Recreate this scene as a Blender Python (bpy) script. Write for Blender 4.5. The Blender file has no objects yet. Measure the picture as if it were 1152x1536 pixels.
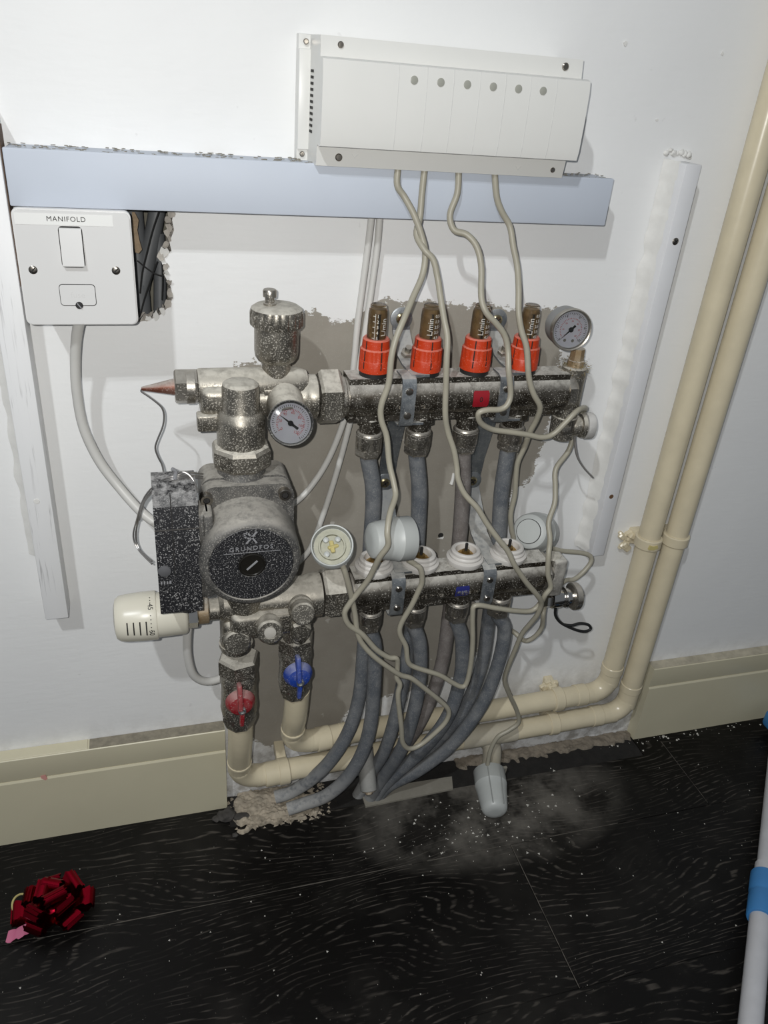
import bpy, bmesh, math, random
from mathutils import Vector, Matrix
from mathutils.geometry import delaunay_2d_cdt
random.seed(7)
C = bpy.context.scene.collection
SC = bpy.context.scene
V = Vector
# ------------------------------------------------------------------ camera
CAM = V((0.0, -0.74, 0.857)); FPX = 1188.67
RX = V((0.95990634, -0.26963515, 0.07665967)); RD = V((-0.0685974, -0.49110117, -0.8683974)); RF = V((0.27179812, 0.82832151, -0.48990739))
cd = bpy.data.cameras.new('camera'); cam = bpy.data.objects.new('camera', cd); C.objects.link(cam)
cd.sensor_fit = 'VERTICAL'; cd.sensor_height = 36.0; cd.lens = FPX / 1536 * 36.0; cd.clip_start = 0.01
cam.matrix_world = Matrix(((RX.x, -RD.x, -RF.x, CAM.x), (RX.y, -RD.y, -RF.y, CAM.y), (RX.z, -RD.z, -RF.z, CAM.z), (0, 0, 0, 1)))
SC.camera = cam
# ------------------------------------------------------------------ light
world = bpy.data.worlds.new('room_ambient'); SC.world = world; world.use_nodes = True
world.node_tree.nodes['Background'].inputs[0].default_value = (0.85, 0.92, 1.0, 1); world.node_tree.nodes['Background'].inputs[1].default_value = 0.18
def lamp(name, kind, loc, energy, size, color=(1, 1, 1)):
    l = bpy.data.lights.new(name, kind); l.energy = energy; l.color = color; l.shadow_soft_size = size
    o = bpy.data.objects.new(name, l); o.location = loc; C.objects.link(o); return o
fl_ = lamp('phone_flash', 'AREA', (-0.020, -0.745, 0.872), 3.6, 0.003, (1.0, 0.985, 0.95))
fl_.data.shape = 'DISK'; fl_.data.size = 0.007; fl_.rotation_euler = RF.to_track_quat('-Z', 'Y').to_euler()
for k in (0, 1): lamp('room_lamp', 'POINT', (-0.522 - .05 * k, -1.174 - .03 * k, 1.85 + .10 * k), 24, 0.014, (0.93, 0.97, 1.0))
SC.view_settings.view_transform = 'Standard'; SC.view_settings.look = 'None'; SC.view_settings.exposure = 0.0; SC.view_settings.gamma = 1.0
SC.view_settings.use_curve_mapping = False
SC.cycles.max_bounces = 6

def W(px, py, d):            # a point of the place seen at that pixel of the photograph, d metres in front of the wall
    r = RX * ((px - 576) / FPX) + RD * ((py - 768) / FPX) + RF
    return CAM + r * ((0.74 - d) / r.y)
# ------------------------------------------------------------------ materials
def newmat(name):
    m = bpy.data.materials.new(name); m.use_nodes = True; nt = m.node_tree
    return m, nt, nt.nodes['Principled BSDF']
def nd(nt, t, **kw):
    n = nt.nodes.new(t)
    for k, v in kw.items(): setattr(n, k, v)
    return n
def noise(nt, vec, scale, detail=2, rough=0.5):
    n = nd(nt, 'ShaderNodeTexNoise'); n.inputs['Scale'].default_value = scale; n.inputs['Detail'].default_value = detail; n.inputs['Roughness'].default_value = rough
    nt.links.new(vec, n.inputs['Vector']); return n.outputs['Fac']
def mrange(nt, val, a, b, c=0.0, d=1.0):
    n = nd(nt, 'ShaderNodeMapRange'); n.clamp = True
    for i, x in zip((1, 2, 3, 4), (a, b, c, d)): n.inputs[i].default_value = x
    nt.links.new(val, n.inputs[0]); return n.outputs[0]
def mth(nt, op, a, b=None):
    n = nd(nt, 'ShaderNodeMath', operation=op)
    for i, x in enumerate((a, b)):
        if x is None: continue
        if isinstance(x, (int, float)): n.inputs[i].default_value = x
        else: nt.links.new(x, n.inputs[i])
    return n.outputs[0]
def mixc(nt, fac, a, b):
    n = nd(nt, 'ShaderNodeMix', data_type='RGBA')
    for i, x in ((0, fac), (6, a), (7, b)):
        if isinstance(x, (int, float)): n.inputs[i].default_value = x
        elif isinstance(x, tuple): n.inputs[i].default_value = (*x[:3], 1)
        else: nt.links.new(x, n.inputs[i])
    return n.outputs[2]
def mixf(nt, fac, a, b):
    n = nd(nt, 'ShaderNodeMix', data_type='FLOAT')
    for i, x in ((0, fac), (2, a), (3, b)):
        if isinstance(x, (int, float)): n.inputs[i].default_value = x
        else: nt.links.new(x, n.inputs[i])
    return n.outputs[0]
def bump(nt, b, h, strength=0.3, dist=0.001):
    n = nd(nt, 'ShaderNodeBump'); n.inputs['Strength'].default_value = strength; n.inputs['Distance'].default_value = dist
    nt.links.new(h, n.inputs['Height']); nt.links.new(n.outputs[0], b.inputs['Normal'])
def simple(name, col, rough=0.5, metal=0.0, var=0.12, vscale=40, bscale=None, bstr=0.2, spec=0.5):
    m, nt, b = newmat(name); tc = nd(nt, 'ShaderNodeTexCoord').outputs['Object']
    f = noise(nt, tc, vscale, 4, 0.6)
    dark = tuple(c * (1 - var) for c in col); light = tuple(min(1, c * (1 + var)) for c in col)
    nt.links.new(mixc(nt, f, dark, light), b.inputs['Base Color'])
    b.inputs['Roughness'].default_value = rough; b.inputs['Metallic'].default_value = metal
    b.inputs['Specular IOR Level'].default_value = spec
    if bscale: bump(nt, b, noise(nt, tc, bscale, 3), bstr, 0.0006)
    return m
def dusty(name, col, rough=0.35, metal=0.85, dust=(0.62, 0.6, 0.55), speck=0.5, thr=0.58, film=0.25, up=0.8, sscale=1100, upvar=False, low=None):
    """worn surface with settled plaster dust: fine specks, a patchy film, and more of it on upward faces"""
    m, nt, b = newmat(name); tc = nd(nt, 'ShaderNodeTexCoord').outputs['Object']
    sp = mrange(nt, noise(nt, tc, sscale, 1.5, 0.6), thr, thr + 0.07)
    pat = noise(nt, tc, 55, 4, 0.65)
    sp = mth(nt, 'MULTIPLY', sp, mrange(nt, pat, 0.3, 0.65, speck * 0.35, speck))
    fl = mrange(nt, pat, 0.40, 0.72, 0.0, film)
    nz = nd(nt, 'ShaderNodeSeparateXYZ'); nt.links.new(nd(nt, 'ShaderNodeNewGeometry').outputs['Normal'], nz.inputs[0])
    u = mth(nt, 'MULTIPLY', mrange(nt, nz.outputs[2], 0.25, 0.85), mrange(nt, noise(nt, tc, 120, 5, 0.75), 0.42 if upvar else 0.28, 0.60 if upvar else 0.55, 0.02 if upvar else up * 0.45, up))
    fac = mth(nt, 'MAXIMUM', mth(nt, 'MAXIMUM', sp, fl), u)
    if low:     # mortar dust caked on where a pipe comes near the floor
        pz = nd(nt, 'ShaderNodeSeparateXYZ'); nt.links.new(nd(nt, 'ShaderNodeNewGeometry').outputs['Position'], pz.inputs[0])
        cake = mth(nt, 'MULTIPLY', mrange(nt, pz.outputs[2], low[1], low[0]), mrange(nt, pz.outputs[0], .27, .22))
        fac = mth(nt, 'MAXIMUM', fac, mth(nt, 'MULTIPLY', cake, mrange(nt, noise(nt, tc, 60, 4, 0.7), 0.36, 0.50, 0.25, 0.92)))
    nt.links.new(mixc(nt, fac, col, dust), b.inputs['Base Color'])
    nt.links.new(mixf(nt, fac, metal, 0.0), b.inputs['Metallic']); nt.links.new(mixf(nt, fac, rough, 0.95), b.inputs['Roughness'])
    bump(nt, b, mth(nt, 'ADD', fac, noise(nt, tc, 500, 2)), 0.25, 0.0004)
    return m
M = {}
M['nickel'] = dusty('dusty_nickel', (0.25, 0.23, 0.195), 0.33, 0.92, dust=(0.60, 0.57, 0.50), speck=0.75, thr=0.56, film=0.14, up=0.9, sscale=820)
M['nickel_clean'] = dusty('nickel', (0.36, 0.33, 0.285), 0.28, 0.95, speck=0.5, thr=0.58, film=0.10, up=0.4, sscale=800)
M['bar'] = dusty('stained_nickel_bar', (0.115, 0.098, 0.076), 0.27, 0.92, speck=0.85, thr=0.60, film=0.16, up=0.9, sscale=750)
M['chrome'] = simple('chrome', (0.62, 0.60, 0.57), 0.16, 1.0)
M['zinc'] = dusty('zinc_plate', (0.25, 0.275, 0.30), 0.36, 0.85, speck=0.4, film=0.25, up=0.7, sscale=800)
M['brass'] = simple('brass', (0.50, 0.33, 0.12), 0.3, 0.9)
M['dullbrass'] = dusty('dull_brass', (0.33, 0.22, 0.10), 0.45, 0.6, speck=0.5, film=0.3)
M['copper'] = dusty('copper', (0.22, 0.07, 0.04), 0.42, 0.7, speck=0.5, film=0.2, up=0.75)
M['cast'] = dusty('cast_pump_grey', (0.105, 0.103, 0.10), 0.45, 0.6, dust=(0.42, 0.395, 0.35), speck=0.65, film=0.28, up=0.85, thr=0.55, sscale=750)
M['pumpblack'] = dusty('speckled_black', (0.012, 0.012, 0.014), 0.5, 0.0, dust=(0.46, 0.45, 0.44), speck=0.75, thr=0.575, film=0.0, up=0.8, sscale=850, upvar=True)
M['black'] = simple('black_rubber', (0.012, 0.012, 0.012), 0.55)
M['redcap'] = dusty('red_orange_plastic', (0.50, 0.038, 0.005), 0.42, 0.0, dust=(0.78, 0.40, 0.32), speck=0.4, thr=0.62, film=0.0, up=0.5, sscale=900)
M['redlever'] = dusty('red_lever', (0.24, 0.008, 0.014), 0.4, 0.0, speck=0.5, thr=0.62, film=0.12, up=0.35, sscale=800)
M['bluelever'] = dusty('blue_lever', (0.012, 0.045, 0.28), 0.4, 0.0, speck=0.4, thr=0.62, film=0.12, up=0.35, sscale=800)
M['pex'] = dusty('blue_grey_pipe', (0.095, 0.104, 0.117), 0.55, 0.0, dust=(0.36, 0.355, 0.34), speck=0.5, thr=0.56, film=0.32, up=0.8, sscale=750, low=(.03, .13))
M['pexbrown'] = dusty('brown_grey_pipe', (0.135, 0.118, 0.110), 0.55, 0.0, dust=(0.36, 0.34, 0.32), speck=0.45, thr=0.56, film=0.32, up=0.8, sscale=750)
M['cream'] = simple('cream_painted_pipe', (0.64, 0.565, 0.405), 0.27, 0.0, 0.12, 35, 90, 0.15)
M['creamdirty'] = dusty('dirty_cream_pipe', (0.52, 0.475, 0.37), 0.45, 0.0, dust=(0.30, 0.28, 0.25), speck=0.25, film=0.45, up=0.25)
M['skirt'] = simple('cream_gloss_skirting', (0.60, 0.555, 0.405), 0.38, 0.0, 0.06, 14)
M['skirttop'] = simple('worn_skirting_top', (0.42, 0.38, 0.29), 0.7, 0.0, 0.5, 70)
M['wornstone'] = simple('worn_grey_brown_top', (0.24, 0.215, 0.165), 0.95, 0.0, 0.55, 130, 300, 0.8)
M['white'] = simple('white_plastic', (0.70, 0.695, 0.665), 0.35, 0.0, 0.03, 30)
M['plate'] = simple('switch_white', (0.66, 0.655, 0.645), 0.28, 0.0, 0.02, 30)
M['trunk'] = simple('cool_white_trunking', (0.52, 0.56, 0.63), 0.55, 0.0, 0.05, 12)
M['label'] = simple('white_label', (0.76, 0.76, 0.74), 0.4, 0.0, 0.02)
M['ink'] = simple('black_ink', (0.012, 0.012, 0.012), 0.6)
M['inkred'] = simple('red_ink', (0.5, 0.05, 0.06), 0.6)
M['inkwhite'] = simple('white_ink', (0.62, 0.60, 0.55), 0.6)
M['greyink'] = simple('grey_emboss', (0.62, 0.62, 0.60), 0.5)
M['silverink'] = simple('silver_print', (0.24, 0.24, 0.25), 0.5)
M['dial'] = simple('dial_white', (0.66, 0.66, 0.70), 0.5, 0.0, 0.02)
M['led'] = simple('grey_lens', (0.33, 0.33, 0.29), 0.3)
M['screw'] = simple('steel_screw', (0.34, 0.31, 0.27), 0.28, 1.0)
M['dark'] = simple('dark_gap', (0.015, 0.014, 0.013), 0.8)
M['cable'] = simple('greige_cable', (0.345, 0.322, 0.255), 0.42, 0.0, 0.15, 60)
M['whitecable'] = simple('white_flex', (0.58, 0.57, 0.54), 0.42, 0.0, 0.06, 40)
M['actuator'] = simple('grey_actuator_plastic', (0.44, 0.455, 0.44), 0.42, 0.0, 0.05, 50)
M['actuatorin'] = simple('pale_actuator_socket', (0.34, 0.335, 0.255), 0.5, 0.0, 0.35, 150)
M['yellow'] = simple('yellowed_plastic', (0.55, 0.47, 0.20), 0.5)
M['adapter'] = simple('white_adapter', (0.60, 0.575, 0.54), 0.45, 0.0, 0.06, 60)
M['thermo'] = simple('cream_white_head', (0.66, 0.63, 0.53), 0.3, 0.0, 0.03)
M['column'] = dusty('brown_water_column', (0.12, 0.072, 0.024), 0.4, 0.0, dust=(0.30, 0.21, 0.10), speck=0.3, film=0.5, up=0.2, sscale=400)
M['stickerred'] = simple('red_sticker', (0.26, 0.006, 0.014), 0.45)
M['stickerblue'] = simple('blue_sticker', (0.02, 0.025, 0.16), 0.45)
M['mortar'] = simple('rough_mortar', (0.36, 0.31, 0.24), 0.95, 0.0, 0.85, 75, 220, 1.0)
M['ledge'] = simple('brown_mortar', (0.21, 0.178, 0.138), 0.95, 0.0, 0.6, 60, 220, 1.0)
M['jointdust'] = simple('joint_dust', (0.085, 0.076, 0.064), 0.95, 0.0, 0.6, 120)
M['screed'] = simple('dusty_screed', (0.014, 0.0125, 0.011), 0.95, 0.0, 0.98, 60, 200, 1.0)
M['rubble'] = simple('dark_rubble', (0.06, 0.055, 0.05), 0.95, 0.0, 0.8, 90, 200, 1.0)
M['torn'] = simple('torn_plasterboard', (0.40, 0.37, 0.33), 0.95, 0.0, 0.5, 120, 400, 1.0)
M['cardboard'] = simple('torn_paper_edge', (0.27, 0.20, 0.13), 0.95, 0.0, 0.5, 150, 400, 0.8)
M['conduit'] = simple('grey_conduit', (0.11, 0.115, 0.12), 0.5, 0.0, 0.3, 60)
M['cavity'] = simple('dark_cavity', (0.16, 0.15, 0.12), 0.9, 0.0, 0.4, 40)
M['chalk'] = simple('white_plaster', (0.72, 0.71, 0.68), 0.9, 0.0, 0.12, 60, 120, 0.6)
M['batten2'] = simple('white_painted_batten', (0.70, 0.70, 0.71), 0.5, 0.0, 0.06, 30, 60, 0.2)
m, nt, b = newmat('streaky_batten'); M['batten'] = m; tc = nd(nt, 'ShaderNodeTexCoord').outputs['Object']
mp = nd(nt, 'ShaderNodeMapping'); mp.inputs['Scale'].default_value = (420, 420, 16); nt.links.new(tc, mp.inputs[0])
sk_ = mth(nt, 'MULTIPLY', mrange(nt, noise(nt, mp.outputs[0], 1.0, 3, 0.6), 0.57, 0.68), mrange(nt, noise(nt, tc, 14, 2), 0.45, 0.6, 0, 0.75))
nt.links.new(mixc(nt, sk_, (0.80, 0.80, 0.80), (0.33, 0.32, 0.32)), b.inputs['Base Color']); b.inputs['Roughness'].default_value = 0.5
M['rawwood'] = simple('raw_wood_edge', (0.12, 0.075, 0.05), 0.8, 0.0, 0.4, 60)
M['polewhite'] = simple('white_pole', (0.52, 0.52, 0.54), 0.35)
M['poleblue'] = simple('blue_sleeve', (0.045, 0.20, 0.46), 0.4)
M['pink'] = simple('pink_foil_back', (0.50, 0.12, 0.22), 0.5)
M['offcut'] = dusty('dusty_board', (0.20, 0.185, 0.15), 0.9, 0.0, dust=(0.33, 0.31, 0.27), speck=0.4, film=0.5, up=0.3)
M['crumb'] = simple('pale_crumbs', (0.55, 0.53, 0.48), 0.95, 0.0, 0.3, 200)
M['screwpocket'] = simple('rust_hole', (0.12, 0.06, 0.025), 0.9)
M['wire'] = simple('capillary_wire', (0.30, 0.29, 0.28), 0.35, 0.8)
m, nt, b = newmat('red_foil'); M['foil'] = m
b.inputs['Base Color'].default_value = (0.24, 0.004, 0.015, 1); b.inputs['Metallic'].default_value = 1.0; b.inputs['Roughness'].default_value = 0.24
m, nt, b = newmat('clear_tube'); M['glass'] = m
b.inputs['Base Color'].default_value = (0.9, 0.85, 0.76, 1); b.inputs['Roughness'].default_value = 0.08; b.inputs['Transmission Weight'].default_value = 1.0; b.inputs['IOR'].default_value = 1.25
m, nt, b = newmat('gauge_lens'); M['lens'] = m
b.inputs['Base Color'].default_value = (1, 1, 1, 1); b.inputs['Roughness'].default_value = 0.05; b.inputs['Transmission Weight'].default_value = 1.0; b.inputs['IOR'].default_value = 1.08
# wall paint with the unpainted plaster patch (signed distance stored on the wall mesh)
m, nt, b = newmat('painted_wall'); M['wall'] = m
tc = nd(nt, 'ShaderNodeTexCoord').outputs['Object']
at = nd(nt, 'ShaderNodeAttribute', attribute_name='bare').outputs['Fac']
rag = mth(nt, 'MULTIPLY', mth(nt, 'SUBTRACT', noise(nt, tc, 130, 5, 0.7), 0.5), 0.028)
st = nd(nt, 'ShaderNodeMapping'); st.inputs['Scale'].default_value = (90, 90, 420); st.inputs['Rotation'].default_value = (0, 0.35, 0); nt.links.new(tc, st.inputs[0])
rag2 = mth(nt, 'MULTIPLY', mth(nt, 'SUBTRACT', noise(nt, st.outputs[0], 1.0, 3, 0.6), 0.5), 0.012)
bare = mrange(nt, mth(nt, 'ADD', mth(nt, 'ADD', at, rag), rag2), -0.0006, 0.0006)
f = noise(nt, tc, 9, 4, 0.55)
paint = mixc(nt, f, (0.775, 0.775, 0.77), (0.83, 0.83, 0.82))
spl = mrange(nt, noise(nt, tc, 45, 3, 0.6), 0.69, 0.71)
pl = mixc(nt, noise(nt, tc, 28, 5, 0.6), (0.255, 0.232, 0.195), (0.36, 0.335, 0.29))
pl = mixc(nt, mrange(nt, noise(nt, tc, 700, 2), 0.62, 0.7, 0, 0.35), pl, (0.42, 0.39, 0.34))
pl = mixc(nt, mth(nt, 'MULTIPLY', spl, 0.45), pl, (0.6, 0.58, 0.54))
sp3 = nd(nt, 'ShaderNodeSeparateXYZ'); nt.links.new(tc, sp3.inputs[0])
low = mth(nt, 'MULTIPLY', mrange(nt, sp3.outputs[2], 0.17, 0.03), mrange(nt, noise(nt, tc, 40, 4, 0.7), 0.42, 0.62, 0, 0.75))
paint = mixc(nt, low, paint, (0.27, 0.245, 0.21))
grime = mth(nt, 'MULTIPLY', mrange(nt, noise(nt, tc, 75, 3, 0.5), 0.72, 0.80), 0.35)
paint = mixc(nt, grime, paint, (0.45, 0.44, 0.43))
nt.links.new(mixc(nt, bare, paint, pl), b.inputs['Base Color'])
nt.links.new(mixf(nt, bare, 0.5, 0.95), b.inputs['Roughness'])
h = mth(nt, 'ADD', mth(nt, 'ADD', mth(nt, 'MULTIPLY', bare, -0.5), noise(nt, st.outputs[0], 0.5, 3)), mth(nt, 'MULTIPLY', noise(nt, tc, 18, 4, 0.6), 3.0))
bump(nt, b, h, 0.22, 0.0009)
# dark laminate boards
m, nt, b = newmat('dark_floorboard'); M['board'] = m
geo = nd(nt, 'ShaderNodeNewGeometry').outputs['Position']
oi = nd(nt, 'ShaderNodeObjectInfo').outputs['Random']
cmb = nd(nt, 'ShaderNodeCombineXYZ'); nt.links.new(mth(nt, 'MULTIPLY', oi, 31.0), cmb.inputs[2])
add = nd(nt, 'ShaderNodeVectorMath', operation='ADD'); nt.links.new(geo, add.inputs[0]); nt.links.new(cmb.outputs[0], add.inputs[1])
mp = nd(nt, 'ShaderNodeMapping'); mp.inputs['Scale'].default_value = (3.2, 8.5, 1); nt.links.new(add.outputs[0], mp.inputs[0])
mp2 = nd(nt, 'ShaderNodeMapping'); mp2.inputs['Scale'].default_value = (45, 90, 1); nt.links.new(add.outputs[0], mp2.inputs[0])
sy = nd(nt, 'ShaderNodeSeparateXYZ'); nt.links.new(geo, sy.inputs[0])
yy = mth(nt, 'ADD', mth(nt, 'MULTIPLY', sy.outputs[1], 900.0), mth(nt, 'ADD', mth(nt, 'MULTIPLY', noise(nt, mp.outputs[0], 1.0, 2, 0.35), 150.0), mth(nt, 'MULTIPLY', noise(nt, mp2.outputs[0], 1.0, 2), 3.2)))
wvo = mth(nt, 'SINE', yy)
dash = nd(nt, 'ShaderNodeMapping'); dash.inputs['Scale'].default_value = (34, 230, 1); nt.links.new(geo, dash.inputs[0])
ds = noise(nt, dash.outputs[0], 1.0, 2)
gm = mrange(nt, noise(nt, geo, 6, 2), 0.35, 0.62, 0.15, 1.0)
ln = mth(nt, 'MULTIPLY', mth(nt, 'MULTIPLY', mrange(nt, wvo, 0.55, 0.98), mrange(nt, ds, 0.46, 0.60)), gm)
col = mixc(nt, ln, (0.0034, 0.003, 0.0027), (0.066, 0.058, 0.050))
dn = noise(nt, geo, 11, 5, 0.65)
sx = nd(nt, 'ShaderNodeSeparateXYZ'); nt.links.new(geo, sx.inputs[0])
ex = mth(nt, 'POWER', mth(nt, 'DIVIDE', mth(nt, 'SUBTRACT', sx.outputs[0], 0.40), 0.20), 2.0)
ey = mth(nt, 'POWER', mth(nt, 'DIVIDE', mth(nt, 'ADD', sx.outputs[1], 0.085), 0.095), 2.0)
ell = mrange(nt, mth(nt, 'ADD', ex, ey), 1.2, 0.15)
dustf = mth(nt, 'MULTIPLY', ell, mrange(nt, dn, 0.42, 0.60, 0.12, 1.0))
thin = mth(nt, 'MULTIPLY', mrange(nt, noise(nt, geo, 7, 4, 0.6), 0.50, 0.75), 0.10)
dustf = mth(nt, 'MAXIMUM', dustf, thin)
spk = mrange(nt, noise(nt, geo, 420, 1), 0.74, 0.78)
dustf = mth(nt, 'MAXIMUM', mth(nt, 'MULTIPLY', dustf, 0.85), mth(nt, 'MULTIPLY', spk, 0.6))
nt.links.new(mixc(nt, dustf, col, (0.15, 0.138, 0.12)), b.inputs['Base Color'])
nt.links.new(mixf(nt, dustf, 0.42, 0.95), b.inputs['Roughness']); b.inputs['Specular IOR Level'].default_value = 0.2
bump(nt, b, mth(nt, 'ADD', mth(nt, 'MULTIPLY', ln, -1.0), ds), 0.25, 0.0005)

# ------------------------------------------------------------------ mesh helpers
def frame(axis):
    a = V(axis).normalized(); t = V((0, 0, 1)) if abs(a.z) < 0.9 else V((1, 0, 0))
    u = t.cross(a).normalized(); return u, a.cross(u).normalized(), a
class MB:
    def __init__(s): s.v = []; s.f = []
    def add(s, vs, fs):
        o = len(s.v); s.v += [tuple(v) for v in vs]; s.f += [tuple(i + o for i in f) for f in fs]; return s
    def bm(s, bm):
        bm.verts.index_update(); s.add([v.co.copy() for v in bm.verts], [[v.index for v in f.verts] for f in bm.faces]); bm.free(); return s
    def box(s, c, size, bev=0.0, seg=2, rot=None):
        b_ = bmesh.new(); bmesh.ops.create_cube(b_, size=1.0); bmesh.ops.scale(b_, vec=V(size), verts=b_.verts)
        if bev: bmesh.ops.bevel(b_, geom=b_.edges[:], offset=bev, segments=seg, affect='EDGES', profile=0.5)
        if rot is not None: bmesh.ops.transform(b_, matrix=rot.to_4x4(), verts=b_.verts)
        bmesh.ops.translate(b_, vec=V(c), verts=b_.verts); return s.bm(b_)
    def lathe(s, o, axis, prof, n=28, phase=0.0, caps=(True, True), rmod=None):
        u, w, a = frame(axis); o = V(o); vs = []; fs = []
        for j, (r, h) in enumerate(prof):
            for i in range(n):
                t = 2 * math.pi * i / n + phase; rr = r * (rmod(i, j) if rmod else 1.0)
                vs.append(o + a * h + (u * math.cos(t) + w * math.sin(t)) * rr)
        for j in range(len(prof) - 1):
            for i in range(n):
                k = (i + 1) % n; fs.append((j * n + i, j * n + k, (j + 1) * n + k, (j + 1) * n + i))
        if caps[0]: fs.append(tuple(range(n - 1, -1, -1)))
        if caps[1]: fs.append(tuple((len(prof) - 1) * n + i for i in range(n)))
        return s.add(vs, fs)
    def cyl(s, a, b, r, n=24, bev=0.0, r2=None, phase=0.0):
        a, b = V(a), V(b); L = (b - a).length; r2 = r if r2 is None else r2
        p = [(r, 0), (r2, L)] if not bev else [(r - bev, 0), (r, bev), (r2, L - bev), (r2 - bev, L)]
        return s.lathe(a, b - a, p, n, phase)
    def tube(s, pts, r, n=10, k=6, flat=1.0, smooth=True):
        P = smoothed(pts, k) if smooth else [V(p) for p in pts]
        rs = r if isinstance(r, (list, tuple)) else None
        T = [((P[min(i + 1, len(P) - 1)] - P[max(i - 1, 0)]).normalized()) for i in range(len(P))]
        u = frame(T[0])[0]; vs = []; fs = []
        for i, p in enumerate(P):
            u = (u - T[i] * u.dot(T[i])).normalized(); w = T[i].cross(u)
            rr = r if rs is None else rs[0] + (rs[1] - rs[0]) * i / (len(P) - 1)
            for q in range(n):
                t = 2 * math.pi * q / n; vs.append(p + u * (math.cos(t) * rr) + w * (math.sin(t) * rr * flat))
        for i in range(len(P) - 1):
            for q in range(n):
                q2 = (q + 1) % n; fs.append((i * n + q, i * n + q2, (i + 1) * n + q2, (i + 1) * n + q))
        fs.append(tuple(range(n - 1, -1, -1))); fs.append(tuple((len(P) - 1) * n + q for q in range(n)))
        return s.add(vs, fs)
    def prism(s, pts, o, u, v, depth):      # 2-D outline (anticlockwise) in plane (u, v) at o, extruded by the vector depth
        o, u, v, depth = V(o), V(u), V(v), V(depth); n = len(pts)
        a = [o + u * x + v * y for x, y in pts]; vs = a + [p + depth for p in a]
        fs = [tuple(range(n)), tuple(range(2 * n - 1, n - 1, -1))] + [(i, i + n, (i + 1) % n + n, (i + 1) % n) for i in range(n)]
        s.add(vs, fs); return s
    def strip(s, yz, x0, x1, t):            # folded sheet-metal strip: profile in (y, z), extruded in x, thickness t
        P = [V((0, y, z)) for y, z in yz]; vs = []; fs = []
        for i, p in enumerate(P):
            d = (P[min(i + 1, len(P) - 1)] - P[max(i - 1, 0)]).normalized(); nrm = V((0, -d.z, d.y)) * t / 2
            for x in (x0, x1):
                vs += [p + nrm + V((x, 0, 0)), p - nrm + V((x, 0, 0))]
        for i in range(len(P) - 1):
            a = i * 4; c = a + 4
            fs += [(a, a + 2, c + 2, c), (a + 1, c + 1, c + 3, a + 3), (a, c, c + 1, a + 1), (a + 2, a + 3, c + 3, c + 2)]
        l = (len(P) - 1) * 4; fs += [(0, 1, 3, 2), (l, l + 2, l + 3, l + 1)]
        return s.add(vs, fs)
def smoothed(pts, k=6):
    P = [V(p) for p in pts]; out = []
    for i in range(len(P) - 1):
        p0 = P[max(i - 1, 0)]; p1 = P[i]; p2 = P[i + 1]; p3 = P[min(i + 2, len(P) - 1)]
        for j in range(k):
            t = j / k; out.append(0.5 * ((2 * p1) + (p2 - p0) * t + (2 * p0 - 5 * p1 + 4 * p2 - p3) * t * t + (3 * p1 - p0 - 3 * p2 + p3) * t ** 3))
    out.append(P[-1]); return out
ORG = {}
def thing(name, label, cat, loc=(0, 0, 0), group=None):
    o = bpy.data.objects.new(name, None); o.empty_display_size = 0.02; o.location = loc; C.objects.link(o); ORG[o.name] = V(loc)
    o['label'] = label; o['category'] = cat
    if group: o['group'] = group
    return o
def obj(name, mb, mat, parent=None, angle=35, fix=True, label=None, org=None):
    me = bpy.data.meshes.new(name); o0 = ORG[parent.name] if parent else V(org or (0, 0, 0))
    me.from_pydata([V(v) - o0 for v in mb.v], [], mb.f); me.update()
    if fix:
        b_ = bmesh.new(); b_.from_mesh(me); bmesh.ops.recalc_face_normals(b_, faces=b_.faces); b_.to_mesh(me); b_.free()
    me.polygons.foreach_set('use_smooth', [angle > 0] * len(me.polygons))
    if angle > 0: me.set_sharp_from_angle(angle=math.radians(angle))
    me.materials.append(M[mat] if isinstance(mat, str) else mat)
    o = bpy.data.objects.new(name, me); C.objects.link(o)
    if parent: o.parent = parent
    else: o.location = o0
    ORG[o.name] = o0
    if label: o['label'] = label
    return o
def tag(o, label, cat, group=None):
    o['label'] = label; o['category'] = cat
    if group: o['group'] = group
    return o
def struct(o): o['kind'] = 'structure'; return o
def textmb(s, size, fn, depth=0.0003, space=1.0, align='CENTER'):
    cu = bpy.data.curves.new('txt', 'FONT'); cu.body = s; cu.size = size; cu.align_x = align; cu.align_y = 'CENTER'; cu.extrude = depth / 2; cu.space_character = space; cu.resolution_u = 3
    t = bpy.data.objects.new('txt', cu); me = bpy.data.meshes.new_from_object(t)
    mb = MB(); mb.add([fn(v.co) for v in me.vertices], [tuple(p.vertices) for p in me.polygons])
    bpy.data.objects.remove(t); bpy.data.curves.remove(cu); bpy.data.meshes.remove(me); return mb
def marksmb(n, w, h, fn, depth=.0004):         # worn cast characters, too worn to read: a row of small raised strokes
    mb = MB()
    for k in range(n):
        x = (k - (n - 1) / 2) * w / n; a, c = -h / 2 * random.uniform(.6, 1), h / 2 * random.uniform(.6, 1); q = w / n * random.uniform(.22, .36)
        vs = [fn(V((x + sx * q, y, z))) for z in (0, depth) for sx, y in ((-1, a), (1, a), (1, c), (-1, c))]
        mb.add(vs, [(4, 5, 6, 7), (0, 1, 5, 4), (1, 2, 6, 5), (2, 3, 7, 6), (3, 0, 4, 7)])
    return mb
def planar(o, u, v, n):
    o, u, v, n = V(o), V(u).normalized(), V(v).normalized(), V(n).normalized()
    return lambda c: o + u * c.x + v * c.y + n * c.z
def onvert(axis, r, ang0=0.0, roll=0.0):        # wrapped on a vertical tube facing -y
    ax = V(axis)
    def fn(c):
        x = c.x * math.cos(roll) - c.y * math.sin(roll); y = c.x * math.sin(roll) + c.y * math.cos(roll)
        t = x / r + ang0; return ax + V((math.sin(t) * (r + c.z), -math.cos(t) * (r + c.z), y))
    return fn
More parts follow.
